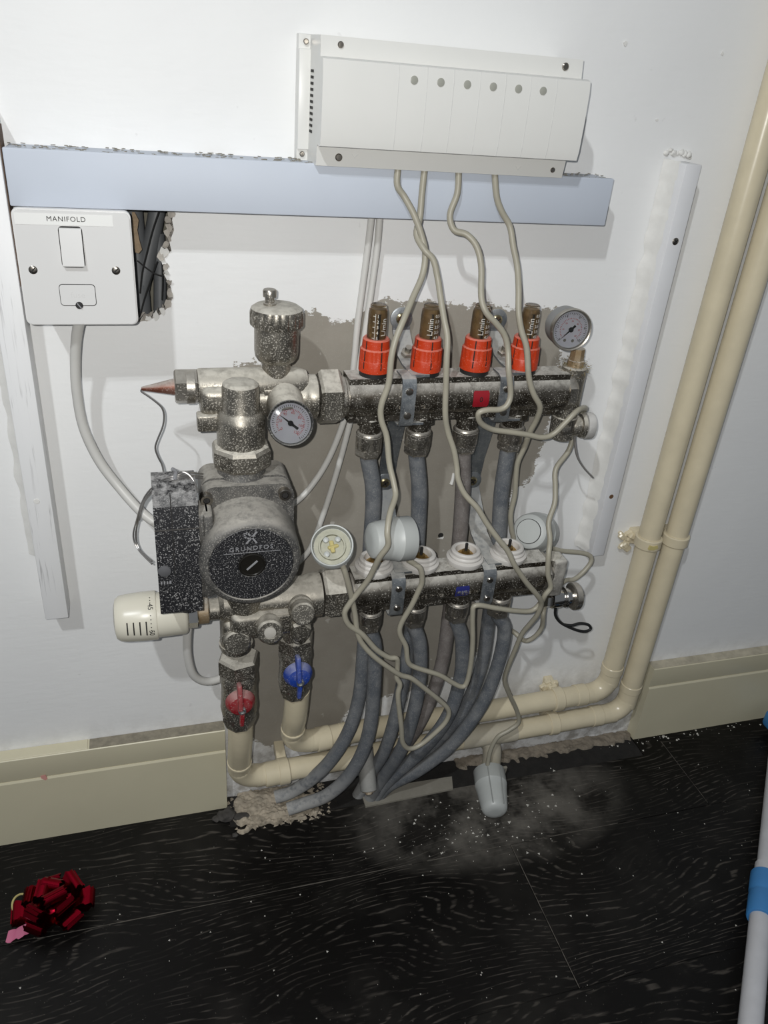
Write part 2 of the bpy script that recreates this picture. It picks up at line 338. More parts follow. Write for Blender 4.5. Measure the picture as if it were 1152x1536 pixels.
def onbar(axis, r, ang0=0.0):                   # wrapped on a horizontal bar (along x), ang0 above the horizontal
    ax = V(axis)
    def fn(c):
        t = c.y / r + ang0; return ax + V((c.x, -math.cos(t) * (r + c.z), math.sin(t) * (r + c.z)))
    return fn
def rrect(x0, x1, y0, y1, r, n=5):
    out = []
    for cx, cy, a in ((x1 - r, y1 - r, 0), (x0 + r, y1 - r, 90), (x0 + r, y0 + r, 180), (x1 - r, y0 + r, 270)):
        for i in range(n + 1):
            t = math.radians(a + 90 * i / n); out.append((cx + r * math.cos(t), cy + r * math.sin(t)))
    return out
XU, ZU, OUT = V((1, 0, 0)), V((0, 0, 1)), V((0, -1, 0))
def screwhead(mb, c, axis, r, h=0.0012):
    mb.lathe(c, axis, [(r, 0), (r, h * 0.5), (r * 0.75, h), (r * 0.3, h * 1.05)], 16)
    return mb
def cross(c, axis, r, h=0.0013, one=False, rot=0.6):
    u, w, a = frame(axis); u, w = u * math.cos(rot) + w * math.sin(rot), w * math.cos(rot) - u * math.sin(rot); mb = MB(); c = V(c) + a * h
    for p, q in ((u, w), (w, u))[:1 if one else 2]:
        mb.prism([(-r, -r * .18), (r, -r * .18), (r, r * .18), (-r, r * .18)], c, p, q if p is u else -q, a * 0.0003)
    return mb

# ================================================================== THE SETTING
def inside(p, poly):
    x, y = p; c = False; j = len(poly) - 1
    for i in range(len(poly)):
        (xi, yi), (xj, yj) = poly[i], poly[j]
        if (yi > y) != (yj > y) and x < (xj - xi) * (y - yi) / (yj - yi) + xi: c = not c
        j = i
    return c
def sdist(p, poly):
    d = 9.0; px, py = p
    for i in range(len(poly)):
        ax, ay = poly[i]; bx, by = poly[(i + 1) % len(poly)]
        dx, dy = bx - ax, by - ay; L = dx * dx + dy * dy or 1e-12
        t = max(0, min(1, ((px - ax) * dx + (py - ay) * dy) / L)); d = min(d, math.hypot(px - ax - t * dx, py - ay - t * dy))
    return d if inside(p, poly) else -d
def xz(px, py): p = W(px, py, 0); return (p.x, p.z)
PATCH = [xz(*p) for p in [(335, 580), (346, 552), (361, 547), (375, 541), (395, 548), (420, 520), (445, 470), (458, 463), (483, 472), (500, 484), (527, 482), (538, 474), (560, 455), (584, 446), (603, 455), (626, 450), (668, 453), (693, 459), (744, 458), (773, 464), (811, 463), (835, 460), (848, 480), (835, 560), (826, 620), (821, 644), (812, 669), (806, 688), (800, 711), (789, 726), (768, 735), (752, 790), (742, 880), (725, 960), (700, 1010), (640, 1030), (560, 1050), (520, 1068), (500, 1110), (400, 1120), (345, 1090), (335, 1000), (338, 800), (330, 680)]]
HOLE = [xz(*p) for p in [(188, 300), (263, 300), (258, 330), (261, 345), (254, 362), (257, 376), (246, 388), (252, 402), (246, 412), (256, 430), (259, 447), (250, 462), (240, 472), (222, 480), (205, 483), (188, 483)]]
def grid_pts():
    pts = []
    X0, X1, Z0, Z1 = -1.1, 1.9, -0.02, 1.7
    x = X0
    for i in range(31):
        for j in range(19): pts.append((X0 + (X1 - X0) * i / 30, Z0 + (Z1 - Z0) * j / 18))
    return pts, (X0, X1, Z0, Z1)
pts, (X0, X1, Z0, Z1) = grid_pts()
for i in range(66):
    for j in range(62): pts.append((0.0 + 0.0101 * i + random.uniform(-.001, .001), 0.02 + 0.0111 * j + random.uniform(-.001, .001)))
pts = [p for p in pts if abs(sdist(p, HOLE)) > 0.004 and not inside(p, HOLE)]
n0 = len(pts); hv = HOLE; allp = [V(p) for p in pts] + [V(p) for p in hv]
ed = [(n0 + i, n0 + (i + 1) % len(hv)) for i in range(len(hv))]
vv, ee, ff, *_ = delaunay_2d_cdt(allp, ed, [], 0, 1e-6)
mb = MB(); fl_ = []
for f in ff:
    cx = sum(vv[i].x for i in f) / len(f); cy = sum(vv[i].y for i in f) / len(f)
    if not inside((cx, cy), HOLE): fl_.append(tuple(f))
mb.add([(v.x, 0, v.y) for v in vv], fl_)
wall = struct(obj('wall_back', mb, 'wall', angle=35, fix=False))
me = wall.data
if me.polygons[0].normal.y > 0: me.flip_normals()
a_ = me.attributes.new('bare', 'FLOAT', 'POINT')
a_.data.foreach_set('value', [max(-0.2, min(0.2, sdist((v.co.x, v.co.z), PATCH))) for v in me.vertices])
# torn rim of the hole and the cavity behind it
hx = [p[0] for p in HOLE]; hz = [p[1] for p in HOLE]
mb = MB(); n = len(HOLE)
for i in range(n):
    (ax, az), (bx, bz) = HOLE[i], HOLE[(i + 1) % n]
    if ax < W(196, 400, 0).x and bx < W(196, 400, 0).x: continue
    for k in range(5):
        t0, t1 = k / 5, (k + 1) / 5
        p = [(ax + (bx - ax) * t, az + (bz - az) * t) for t in (t0, t1)]
        j = [random.uniform(-.0018, .0018) for _ in range(6)]; cxh, czh = sum(hx) / n, sum(hz) / n
        inn = [(q[0] + (cxh - q[0]) * random.uniform(.08, .42), q[1] + (czh - q[1]) * random.uniform(.02, .16)) for q in p]
        mb.add([(p[0][0], -0.001 + j[0] * .4, p[0][1]), (p[1][0], -0.001 + j[1] * .4, p[1][1]), (inn[1][0], .006 + j[2], inn[1][1]), (inn[0][0], .006 + j[3], inn[0][1]), (p[0][0], .014, p[0][1]), (p[1][0], .014, p[1][1])],
               [(0, 1, 2, 3), (3, 2, 5, 4)])
obj('torn_edge', mb, 'torn', wall, angle=0, label='ragged torn plasterboard edge of the hole')
for q in ((256, 320, 6), (252, 330, 5), (254, 341, 6), (250, 349, 4), (254, 357, 4), (249, 368, 5), (246, 378, 6), (241, 384, 5), (245, 392, 4), (248, 400, 5), (250, 410, 4), (254, 424, 5), (255, 440, 5), (251, 455, 5), (244, 466, 5), (234, 474, 5), (222, 478, 5)):
    p = W(q[0], q[1], 0.0015); k = q[2] * .0007; o_ = [(math.cos(i * .7) * k * random.uniform(.4, 1.15), math.sin(i * .7) * k * random.uniform(.6, 1.6)) for i in range(9)]
    mb = MB(); mb.prism(o_, p, V((1, random.uniform(-.9, .3), 0)).normalized(), V((0, random.uniform(-.6, .6), 1)).normalized(), (0, .0009, 0)); obj('torn_flap', mb, random.choice(('chalk', 'torn', 'torn', 'torn')), wall, angle=0)
mb = MB(); pp = [(202, 318), (208, 330), (206, 345), (209, 360), (213, 374), (208, 380), (202, 378), (198, 350), (198, 318)]
mb.prism([xz(*p) for p in pp][::-1], (0, 0.0012, 0), XU, ZU, (0, -.002, 0)); obj('torn_paper', mb, 'cardboard', wall, angle=0, label='brown torn board paper beside the switch')
mb = MB(); x0, x1, z0, z1 = min(hx) - .03, max(hx) + .01, min(hz) - .01, max(hz) + .01
mb.add([(x0, .05, z0), (x1, .05, z0), (x1, .05, z1), (x0, .05, z1), (x0, .0005, z0), (x1, .0005, z0), (x1, .0005, z1), (x0, .0005, z1)], [(0, 1, 2, 3), (0, 4, 5, 1), (1, 5, 6, 2), (2, 6, 7, 3), (3, 7, 4, 0)])
obj('cavity', mb, 'cavity', wall, angle=0, fix=False)
for q, k in (((938, 65), .0022), ((1083, 80), .0016), ((985, 180), .0014)):
    p = W(*q, 0); mb = MB(); mb.prism([(math.cos(i) * k * random.uniform(.6, 1.2), math.sin(i) * k * random.uniform(.6, 1.2)) for i in range(6)], (p.x, -.0001, p.z), XU, ZU, (0, -.0008, 0)); obj('plaster_chip', mb, 'chalk', wall, angle=0)
p = W(661, 803, 0); mb = MB(); mb.lathe((p.x, .0001, p.z), OUT, [(.0034, 0), (.0034, .0003)], 11); obj('plug_hole', mb, 'dark', wall, angle=0, label='small dark drilled hole in the bare plaster')
mb = MB(); mb.prism([(-.004, -.0035), (.003, -.005), (.004, -.002), (0, -.0028)], (p.x, -.0002, p.z), XU, ZU, (0, -.001, 0)); obj('plaster_chip', mb, 'chalk', wall, angle=0)
for (x0_, y0_, x1_, y1_, r_) in ((680, 710, 677, 726, .0022), ):
    a = W(x0_, y0_, .0006); c = W(x1_, y1_, .0006); mb = MB(); mb.tube([a, (a + c) / 2 + V((.0006, 0, 0)), c], [r_ * .6, r_], 8, 3); obj('paint_drip', mb, 'chalk', wall, label='white paint drip on the bare plaster')
# floor: slab with boards
mb = MB(); mb.box((0.4, -.9, -.035), (3.4, 1.84, .04), 0); floor = struct(obj('floor', mb, 'rubble', angle=0))
def board(xa, xb, ya, yb):
    mb = MB(); mb.box(((xa + xb) / 2, (ya + yb) / 2, -.0075), (xb - xa - .0007, yb - ya - .0007, .015), .0009, 1); return obj('floor_board', mb, 'board', floor, angle=20)
Y1, Y2, Y3, Y4 = -.1505, -.3372, -.5240, -.7108
mb = MB(); mb.prism([(-1.2, Y1 + .00035), (.70415, Y1 + .00035), (.70415, -.001), (.6632, -.001), (.6632, -.0495), (.05885, -.0495), (.05885, -.001), (-1.2, -.001)], (0, 0, -.015), XU, V((0, 1, 0)), (0, 0, .015)); obj('floor_board', mb, 'board', floor, angle=20); board(.7045, 2.1, -.001, Y1)
board(-1.2, .4035, Y1, Y2); board(.4035, 1.5, Y1, Y2); board(1.5, 2.1, Y1, Y2)
board(-1.2, -.45, Y2, Y3); board(-.45, .93, Y2, Y3); board(.93, 2.1, Y2, Y3)
board(-1.2, .2, Y3, Y4); board(.2, 1.4, Y3, Y4); board(1.4, 2.1, Y3, Y4)
board(-1.2, .6, Y4, -.9); board(.6, 2.1, Y4, -.9)
from mathutils import noise as mn
def rough_bed(x0, x1, y0, y1, ztop, amp, nx, ny, edge, ragged=.010, seed=0.0):
    mb = MB(); vs = []; fs = []
    for i in range(nx + 1):
        for j in range(ny + 1):
            x = x0 + (x1 - x0) * i / nx; y = y0 + (y1 - y0) * j / ny
            q = V((x * 55 + seed, y * 55, 0)); h_ = mn.noise(q) * .55 + mn.noise(q * 2.7) * .35 + mn.noise(q * 6.3) * .25
            e = min(x - x0, x1 - x, y - y0) + ragged * (mn.noise(V((x * 90, y * 90, 5 + seed))) - .25)
            k = max(0.0, min(1.0, e / edge)); k = k * k * (3 - 2 * k)
            vs.append((x, min(y, -.0006), -.0145 + k * (ztop + .0145 + amp * h_)))
    for i in range(nx):
        for j in range(ny):
            a = i * (ny + 1) + j; fs.append((a, a + ny + 1, a + ny + 2, a + 1))
    mb.add(vs, fs); return mb
obj('mortar_bed', rough_bed(.045, .675, -.058, -.0005, -.0012, .002, 150, 14, .003, .0), 'screed', floor, angle=30, label='dark crumbly screed where boards stop short')
obj('mortar_patch', rough_bed(.058, .180, -.066, -.0005, .004, .007, 90, 48, .008, .016, 3.0), 'mortar', floor, angle=30, label='pale crumbling mortar beside the cut skirting')
obj('mortar_ledge', rough_bed(.375, .668, -.026, -.0005, .0025, .0045, 220, 18, .006, .010, 9.0), 'ledge', floor, angle=30, label='brown mortar ledge under the cream pipes')
for xa, xb, ya, yb in ((-.16, .27, Y1, Y1), (.29, .4035, Y1, Y1), (.43, .56, Y1, Y1), (.4035, .4035, Y1, Y2), (.7045, .7045, -.03, Y1 + .004)):
    mb = MB(); n_ = 24; vs = []
    for k in range(n_ + 1):
        x = xa + (xb - xa) * k / n_; y = ya + (yb - ya) * k / n_; w = .00045 + .0005 * mn.noise(V((x * 90, y * 90, 2)))
        dx_, dy_ = (w, 0) if xa == xb else (0, w); vs += [(x - dx_, y - dy_, .0002), (x + dx_, y + dy_, .0002)]
    mb.add(vs, [(2 * k, 2 * k + 1, 2 * k + 3, 2 * k + 2) for k in range(n_)]); obj('joint_dust', mb, 'jointdust', floor, angle=0, label='pale dust packed in the board joint')
# skirting, cut away behind the pipework
def skirting(name, x0, x1, ztop):
    mb = MB(); pr = [(0, -.001), (-.0180, -.001), (-.0180, ztop - .0360), (-.0166, ztop - .0335), (-.0160, ztop - .0335), (-.0168, ztop - .0315), (-.0168, ztop - .0008), (-.0160, ztop), (0, ztop)]
    mb.prism([(y, z) for y, z in pr], (x0, 0, 0), V((0, 1, 0)), ZU, (x1 - x0, 0, 0)); return struct(obj(name, mb, 'skirt', angle=25))
sl = skirting('baseboard_left', -1.1, .0583, .136); sr = skirting('baseboard_right', .6635, 1.9, .136)
for s_, a, c in ((sl, -1.1, .0583), (sr, .6635, 1.9)):
    for a, c, mt in (((a, -.0995, 'skirt'), (-.0985, c, 'wornstone')) if s_ is sl else ((a, c, 'skirttop'),)):
        mb = MB(); mb.box(((a + c) / 2, -.0078, .1363), (c - a - .001, .0152, .0012), .0003, 1); obj('worn_top', mb, mt, s_, angle=0, label='chipped unpainted top edge' if mt != 'skirt' else 'cream painted top edge')
mb = MB(); p = W(66, 1166, .018); mb.prism([(-.0035, .003), (-.003, -.001), (.001, -.005), (.0035, -.003), (.002, .004)], (p.x, -.0179, p.z), XU, ZU, (0, -.0004, 0)); obj('paint_chip', mb, simple('pink_chip', (.62, .3, .26), .8), sl, angle=0, label='small pink chip in the paint')
# battens either side (they carried a cover)
mb = MB(); mb.box((-.1088, -.014, .57), (.0222, .028, .468), .0012, 2); t1 = struct(obj('trim_1', mb, 'batten', angle=40))
mb = MB(); mb.box((-.0974, -.015, .735), (.0009, .020, .12), 0); obj('bare_edge', mb, 'rawwood', t1, angle=0, label='bare brown wood along the upper edge')
mb = MB(); p = W(55, 752, .028); mb.lathe((p.x, -.0278, p.z), OUT, [(.003, 0), (.0026, .0006)], 9); obj('screw', mb, 'chalk', t1, label='screw head filled with white plaster')
mb = MB(); mb.box((.5145, -.014, .574), (.0178, .028, .446), .0010, 2); t2 = struct(obj('trim_2', mb, 'batten2', angle=40))
mb = MB(); p = W(1013, 362, .028); screwhead(mb, (p.x, -.0279, p.z), OUT, .0035); s_ = obj('screw', mb, 'screw', t2); obj('slot', cross((p.x, -.0279, p.z), OUT, .0024), 'dark', s_, angle=0)
mb = MB(); p = W(917, 745, .028); mb.lathe((p.x, -.0276, p.z), OUT, [(.003, 0), (.0029, .0005)], 9); obj('screw_hole', mb, 'screwpocket', t2, angle=0, label='rusty empty screw hole')
mb = MB(); vs = []
for k in range(120):
    z = .351 + .447 * k / 119; nn = mn.noise(V((z * 60, 0, 0))); n2 = mn.noise(V((z * 160, 3, 0)))
    w = .0075 + .004 * nn; d = .010 + .004 * n2
    vs += [(.5062, -.0003, z), (.5056 - w, -.0003, z), (.5056 - w * .6, -.0026 - .0016 * n2, z), (.5056 - w * .2, -d, z), (.5060, -d - .010 - .003 * nn, z)]
mb.add(vs, [(5 * k + a, 5 * k + a + 1, 5 * k + a + 6, 5 * k + a + 5) for k in range(119) for a in range(4)]); obj('filler_ridge', mb, 'chalk', t2, angle=60, label='lumpy white filler along the left side')
def blobs(spots, name, mat, parent, label):
    mb = MB()
    for (x, y, z, r, fl) in spots:
        b_ = bmesh.new(); bmesh.ops.create_icosphere(b_, subdivisions=2, radius=1.0)
        for v in b_.verts:
            q = v.co.copy(); k = 1 + .45 * mn.noise(q * 1.8 + V((x * 900, z * 900, 0))); v.co = V((q.x * r * k + x, y - abs(q.y) * r * fl * k if q.y < 0 else y, q.z * r * k * .8 + z))
        mb.bm(b_)
    return obj(name, mb, mat, parent, angle=60, fix=False, label=label)
blobs([(.4995 + .0042 * k, -.0003, .8035 + random.uniform(-.001, .003), random.uniform(.0022, .0042), .7) for k in range(7)] + [(.5275, -.0003, .772 + .004 * k, random.uniform(.0012, .0022), .6) for k in range(8)], 'filler_blob', 'chalk', t2, 'torn white filler round the top end')
mb = MB(); vs = []
for k in range(60):
    z = .40 + .40 * k / 59; w = .010 + .003 * mn.noise(V((z * 50, 7, 0)))
    vs += [(-.1198, -.0002, z), (-.1198 - w, -.0002, z), (-.1198 - w * .5, -.0030, z), (-.1198, -.0085, z)]
mb.add(vs, [(4 * k + a, 4 * k + a + 1, 4 * k + a + 5, 4 * k + a + 4) for k in range(59) for a in range(3)]); obj('filler_ridge', mb, 'chalk', t1, angle=60, label='smooth white filler along the left side')

# ================================================================== ELECTRICS
# --- wiring centre
t = thing('wiring_box', 'white underfloor heating control box with six round lights, high on the wall', 'control box', (.26, 0, .78))
bx0, bx1 = .1424, .3665
mb = MB(); mb.box((.140, -.005, .8265), (.0145, .0099, .0950), .001); mb.box((.1405, -.0065, .8265), (.0150, .0129, .0745), .001); obj('mounting_flange', mb, 'white', t)
mb = MB(); pr = [(-.001, .7800), (-.0475, .7812), (-.0500, .7960), (-.0525, .7990), (-.0525, .8570), (-.0500, .8735), (-.001, .8738)]
mb.prism(pr, (bx0, 0, 0), V((0, 1, 0)), ZU, (bx1 - bx0, 0, 0)); bs_ = obj('base', mb, 'white', t, angle=20)
cvx0, cvx1 = .1418, .3688
mb = MB(); pr = [(-.0485, .7985), (-.0600, .7967), (-.0645, .7975), (-.0662, .805), (-.0668, .828), (-.0662, .850), (-.0645, .8580), (-.0600, .8594), (-.0485, .8585)]
mb.prism(pr, (cvx0, 0, 0), V((0, 1, 0)), ZU, (cvx1 - cvx0, 0, 0)); cov = obj('cover', mb, 'white', t, angle=25)
LX = [W(p, q, .066).x for p, q in ((622, 110), (662, 113), (702, 116), (741, 119), (779, 122), (816, 126))]
LZ = .8485
for x in LX:
    mb = MB(); mb.lathe((x, -.0664, LZ), OUT, [(.0031, 0), (.0031, .0004), (.0024, .0006)], 20); li = obj('indicator_light', mb, 'led', cov)
for x in [LX[0] - .0125] + [(LX[i] + LX[i + 1]) / 2 for i in range(5)] + [LX[5] + .0125]:
    mb = MB(); mb.strip([(-.0645, .7975), (-.0662, .805), (-.0668, .828), (-.0662, .850), (-.0645, .8580)], x - .0003, x + .0003, .0003); obj('cover_line', mb, 'greyink', cov, angle=0)
for k in range(11):
    mb = MB(); mb.box((.1422, -.0225, .8045 + .0044 * k), (.0006, .0100, .0020), 0); obj('vent_slot', mb, 'dark', bs_, angle=0)
for q, r, par in (((511, 67, .0515), .0024, 0), ((848, 100, .0515), .0030, 0), ((508, 236, .0490), .0030, 0), ((459, 62, .0112), .0022, 1), ((453, 231, .0112), .0022, 1), ((829, 255, .0490), .0022, 0)):
    p = W(*q); mb = MB(); screwhead(mb, p, OUT, r); obj('screw', mb, 'screw', t)
for q in ((532, 234), (777, 252)):
    p = W(*q, .0492); mb = MB(); mb.prism([(-.003, .0018), (0, -.002), (.003, .0018), (.0021, .0014), (0, -.0012), (-.0021, .0014)], p, XU, ZU, (0, -.0003, 0)); obj('arrow_mark', mb, 'greyink', t, angle=0)
# --- trunking
t = thing('cable_trunking', 'long cool white plastic trunking running level across the wall above the manifold', 'trunking', (.16, 0, .76))
TX0, TX1 = -.0945, .4245
mb = MB(); mb.box(((TX0 + TX1) / 2, -.0175, .761), (TX1 - TX0, .0345, .0395), .001); obj('trunking_base', mb, 'trunk', t)
mb = MB(); mb.box(((TX0 + TX1) / 2, -.0372, .7611), (TX1 - TX0, .0056, .0417), .0012); obj('lid', mb, 'trunk', t)
mb = MB()
for k in range(260):
    x = random.uniform(TX0, TX1); mb.box((x, -random.uniform(.002, .038), .7818), (random.uniform(.001, .004), random.uniform(.001, .003), .0005), 0, 1, Matrix.Rotation(random.uniform(0, 3), 3, 'Z'))
o = obj('dust_line', mb, 'offcut', t, angle=0); o['kind'] = 'stuff'
# --- fused switch
t = thing('fused_switch', 'white square switch plate marked MANIFOLD on the wall at left', 'switch', (-.049, 0, .70))
mb = MB(); mb.box((-.049, -.029, .699), (.080, .0575, .082), .003); obj('back_box', mb, 'plate', t)
mb = MB(); mb.prism(rrect(-.0917, -.0060, .6540, .7432, .005), (0, -.058, 0), XU, ZU, (0, -.0045, 0)); mb.prism(rrect(-.0905, -.0072, .6552, .7420, .0045), (0, -.0625, 0), XU, ZU, (0, -.0022, 0))
fp = obj('faceplate', mb, 'plate', t, angle=40)
mb = MB(); a = W(20, 319, .065); c = W(170, 340, .065); mb.box(((a.x + c.x) / 2, -.06480, (a.z + c.z) / 2), (c.x - a.x, .0004, a.z - c.z)); ls = obj('label_strip', mb, 'label', fp, angle=0)
p = W(99, 329, .065); obj('lettering', textmb('MANIFOLD', .0052, planar((p.x, -.0651, p.z), XU, ZU, OUT), .0002, 1.12), 'ink', t, angle=0)
def rr_px(x0, y0, x1, y1, d, r):
    a = W(x0, y0, d); c = W(x1, y1, d); return rrect(a.x, c.x, c.z, a.z, r)
mb = MB(); mb.prism(rr_px(86, 339, 129, 402, .065, .003), (0, -.0640, 0), XU, ZU, (0, -.0009, 0)); obj('rocker_gap', mb, 'dark', t, angle=0)
mb = MB(); a = W(88, 341, .065); c = W(127.5, 400, .065); x0, x1, z0, z1 = a.x, c.x, c.z, a.z
mb.prism([(-.0640, z0), (-.0686, z0 + .0004), (-.0690, z0 + .0012), (-.0668, z1 - .0012), (-.0662, z1 - .0004), (-.0640, z1)][::-1], (x0, 0, 0), V((0, 1, 0)), ZU, (x1 - x0, 0, 0)); obj('rocker', mb, 'plate', t, angle=20)
mb = MB(); mb.prism(rr_px(87.5, 426, 145.5, 459, .065, .0028), (0, -.0642, 0), XU, ZU, (0, -.0007, 0)); obj('fuse_gap', mb, 'dark', t, angle=0)
mb = MB(); mb.prism(rr_px(88.5, 427, 144.5, 458, .065, .0025), (0, -.0645, 0), XU, ZU, (0, -.0006, 0)); fu = obj('fuse_carrier', mb, 'plate', t, angle=0)
p = W(117, 443, .065); obj('lettering', textmb('fuse', .0068, planar((p.x, -.0651, p.z), XU, ZU, OUT), .0001), simple('faint_emboss', (.60, .595, .585), .4), fu, angle=0)
for q, r in (((49.5, 405), .0033), ((174, 406), .0033)):
    p = W(*q, .065); mb = MB(); screwhead(mb, (p.x, -.0642, p.z), OUT, r); s_ = obj('screw', mb, 'screw', t); obj('slot', cross((p.x, -.0642, p.z), OUT, r * .8, one=True, rot=random.uniform(.3, 1.2)), 'dark', s_, angle=0)
p = W(119, 458, .065); mb = MB(); screwhead(mb, (p.x, -.0648, p.z), OUT, .0029); s_ = obj('fuse_screw', mb, 'ink', fu); 
obj('slot', cross((p.x, -.0648, p.z), OUT, .0024, one=True, rot=2.2), 'silverink', t, angle=0)
# --- pipes and wires seen in the hole
for q0, q1, r, lab, mt in (((200, 318), (214, 480), .0085, 'grey pipe in the wall hole, nearest the switch', 'conduit'), ((236, 310), (206, 470), .0075, 'dark grey pipe crossing the wall hole at a slant', 'conduit'), ((240, 400), (240, 490), .006, 'short grey pipe at the right of the wall hole', 'conduit')):
    a = W(*q0, -.030); c = W(*q1, -.024); mb = MB(); mb.tube([a + V((0, 0, .03)), a, (a + c) / 2, c, c - V((0, 0, .03))], r, 14); tag(obj('buried_pipe', mb, mt, org=c), lab, 'pipe')
for k, (pth, lab) in enumerate((([(238, 318), (229, 345), (220, 380), (213, 410), (210, 440)], 'thin black wire hanging in the wall hole from the top'), ([(236, 392), (226, 420), (216, 450), (209, 478)], 'thin black wire slanting down the wall hole to the plate'), ([(206, 391), (222, 404), (236, 412), (248, 414)], 'thin black wire lying across the middle of the wall hole'), ([(243, 396), (244, 420), (243, 450)], 'thin black wire upright at the right of the wall hole'))):
    mb = MB(); mb.tube([W(x, y, -.004) for x, y in pth], .0007, 6); tag(obj('thin_wire', mb, 'ink', org=W(*pth[0], 0)), lab, 'wire')
# --- flexes
def cable(name, pts, r, mat, label, cat='cable', group=None, n=10, flat=1.0, end=None):
    P = [W(x, y, d) for x, y, d in pts]; mb = MB(); mb.tube(P, r, n, 5, flat); return tag(obj(name, mb, mat, org=P[0], angle=60), label, cat, group)
cable('switch_flex', [(119, 482, .045), (115, 505, .040), (113, 540, .034), (115, 585, .030), (125, 640, .028), (148, 690, .030), (178, 730, .036), (212, 768, .05), (250, 800, .06), (275, 850, .065), (284, 910, .07), (281, 955, .068), (282, 985, .064), (290, 1012, .06), (308, 1022, .055), (330, 1018, .05), (345, 1008, .045)], .0046, 'whitecable', 'thick white flex looping from under the switch plate behind the pump', 'cable')
cable('probe_flex', [(558, 320, .012), (552, 370, .010), (544, 430, .010), (536, 490, .012), (531, 545, .014), (524, 600, .014), (511, 645, .013), (492, 690, .012), (470, 725, .014), (445, 752, .02), (400, 780, .04)], .0032, 'whitecable', 'left of two white flexes dropping from the trunking behind the union nut', 'cable')
cable('probe_flex', [(570, 320, .012), (566, 370, .010), (558, 430, .010), (549, 490, .012), (540, 545, .014), (530, 610, .015), (517, 665, .014), (500, 725, .013), (482, 780, .013), (464, 825, .02), (440, 850, .04)], .0032, 'whitecable', 'right of two white flexes dropping from the trunking behind the union nut', 'cable')

# ================================================================== MANIFOLD
UY, UZ, UXA, UXB = -.062, .5845, .1745, .3995
LY, LZB, LXA, LXB = -.086, .3790, .1860, .4035
UP = [.2005 + .0503 * i for i in range(4)]; LP = [.2090 + .0503 * i for i in range(4)]
def bar_section(r=.0200, hw=.0125, hh=.0212):
    out = []; n = 20; a0 = math.asin(hw / r)
    def arc(c):
        for k in range(n + 1):
            t = -math.pi / 2 + a0 + (math.pi - 2 * a0) * k / n; out.append((c * r * math.cos(t), c * r * math.sin(t)))
    out.append((hw, -hh)); arc(1); out.append((hw, hh)); out.append((-hw, hh)); arc(-1); out.append((-hw, -hh)); return out
def add_bar(t, x0, x1, y, z):
    mb = MB(); mb.prism(bar_section(), (x0, y, z), V((0, 1, 0)), ZU, (x1 - x0, 0, 0)); return obj('bar', mb, 'bar', t, angle=30)
def hexnut(mb, a, b, r, ph=0.0, ch=.12):
    a, b = V(a), V(b); L = (b - a).length
    mb.lathe(a, b - a, [(r * .90, 0), (r, L * ch), (r, L * (1 - ch)), (r * .90, L)], 6, ph); return mb
t = thing('flow_manifold', 'upper nickel manifold bar with a red sticker, below the red capped flow meters', 'manifold', (.287, UY, UZ))
FT = t
add_bar(t, UXA, UXB, UY, UZ)
mb = MB(); mb.lathe((UXA - .006, UY, UZ), XU, [(.0195, 0), (.0195, .0035), (.0182, .0045), (.0182, .007)], 30); obj('collar', mb, 'nickel_clean', t); mb = MB(); mb.lathe((UXB - .001, UY, UZ), XU, [(.0215, 0), (.0215, .007), (.0185, .011)], 8, .39); obj('collar', mb, 'nickel_clean', t)
mb = MB(); hexnut(mb, (.1475, UY, UZ), (.1685, UY, UZ), .0268, math.pi / 6); obj('union_nut', mb, 'nickel', t, angle=20)
p = W(722, 598, .082); mb = MB(); A, Bv = [], []
def sticker(cx, cz, w, h, y, z, r, mat, name, t, ang):
    mb = MB(); nn = 8; fn = onbar((cx, y, z), r, ang)
    vs = []
    for k in range(nn + 1):
        for x in (-w / 2, w / 2):
            yy = -h / 2 + h * k / nn; xx = x * (0.88 if k in (0, nn) else 1)
            vs.append(fn(V((xx, yy, .0003))))
    mb.add(vs, [(2 * k, 2 * k + 1, 2 * k + 3, 2 * k + 2) for k in range(nn)]); return obj(name, mb, mat, t, angle=60)
sk = sticker(p.x, 0, .0165, .0165, UY, UZ, .0200, 'stickerred', 'sticker', t, .05)
obj('lettering', textmb('0', .007, onbar((p.x, UY, UZ), .0200, .02), .0012), 'ink', sk, angle=0)
obj('lettering', textmb('Made in Italy', .0075, onbar((.235, UY, UZ), .0200, -.25), .0011), 'nickel_clean', t, angle=0, label='raised cast lettering')
for i, x in enumerate(UP):
    mb = MB(); hexnut(mb, (x, UY, UZ - .0205), (x, UY, UZ - .0285), .0145, .2); mb.cyl((x, UY, UZ - .028), (x, UY, UZ - .037), .0105, 24); obj('outlet', mb, 'bar', t)
for i, x in enumerate(UP):
    mb = MB(); mb.lathe((x, UY, UZ + .021), ZU, [(.0138, 0), (.0138, .0045)], 28); obj('seal_ring', mb, 'black', t)
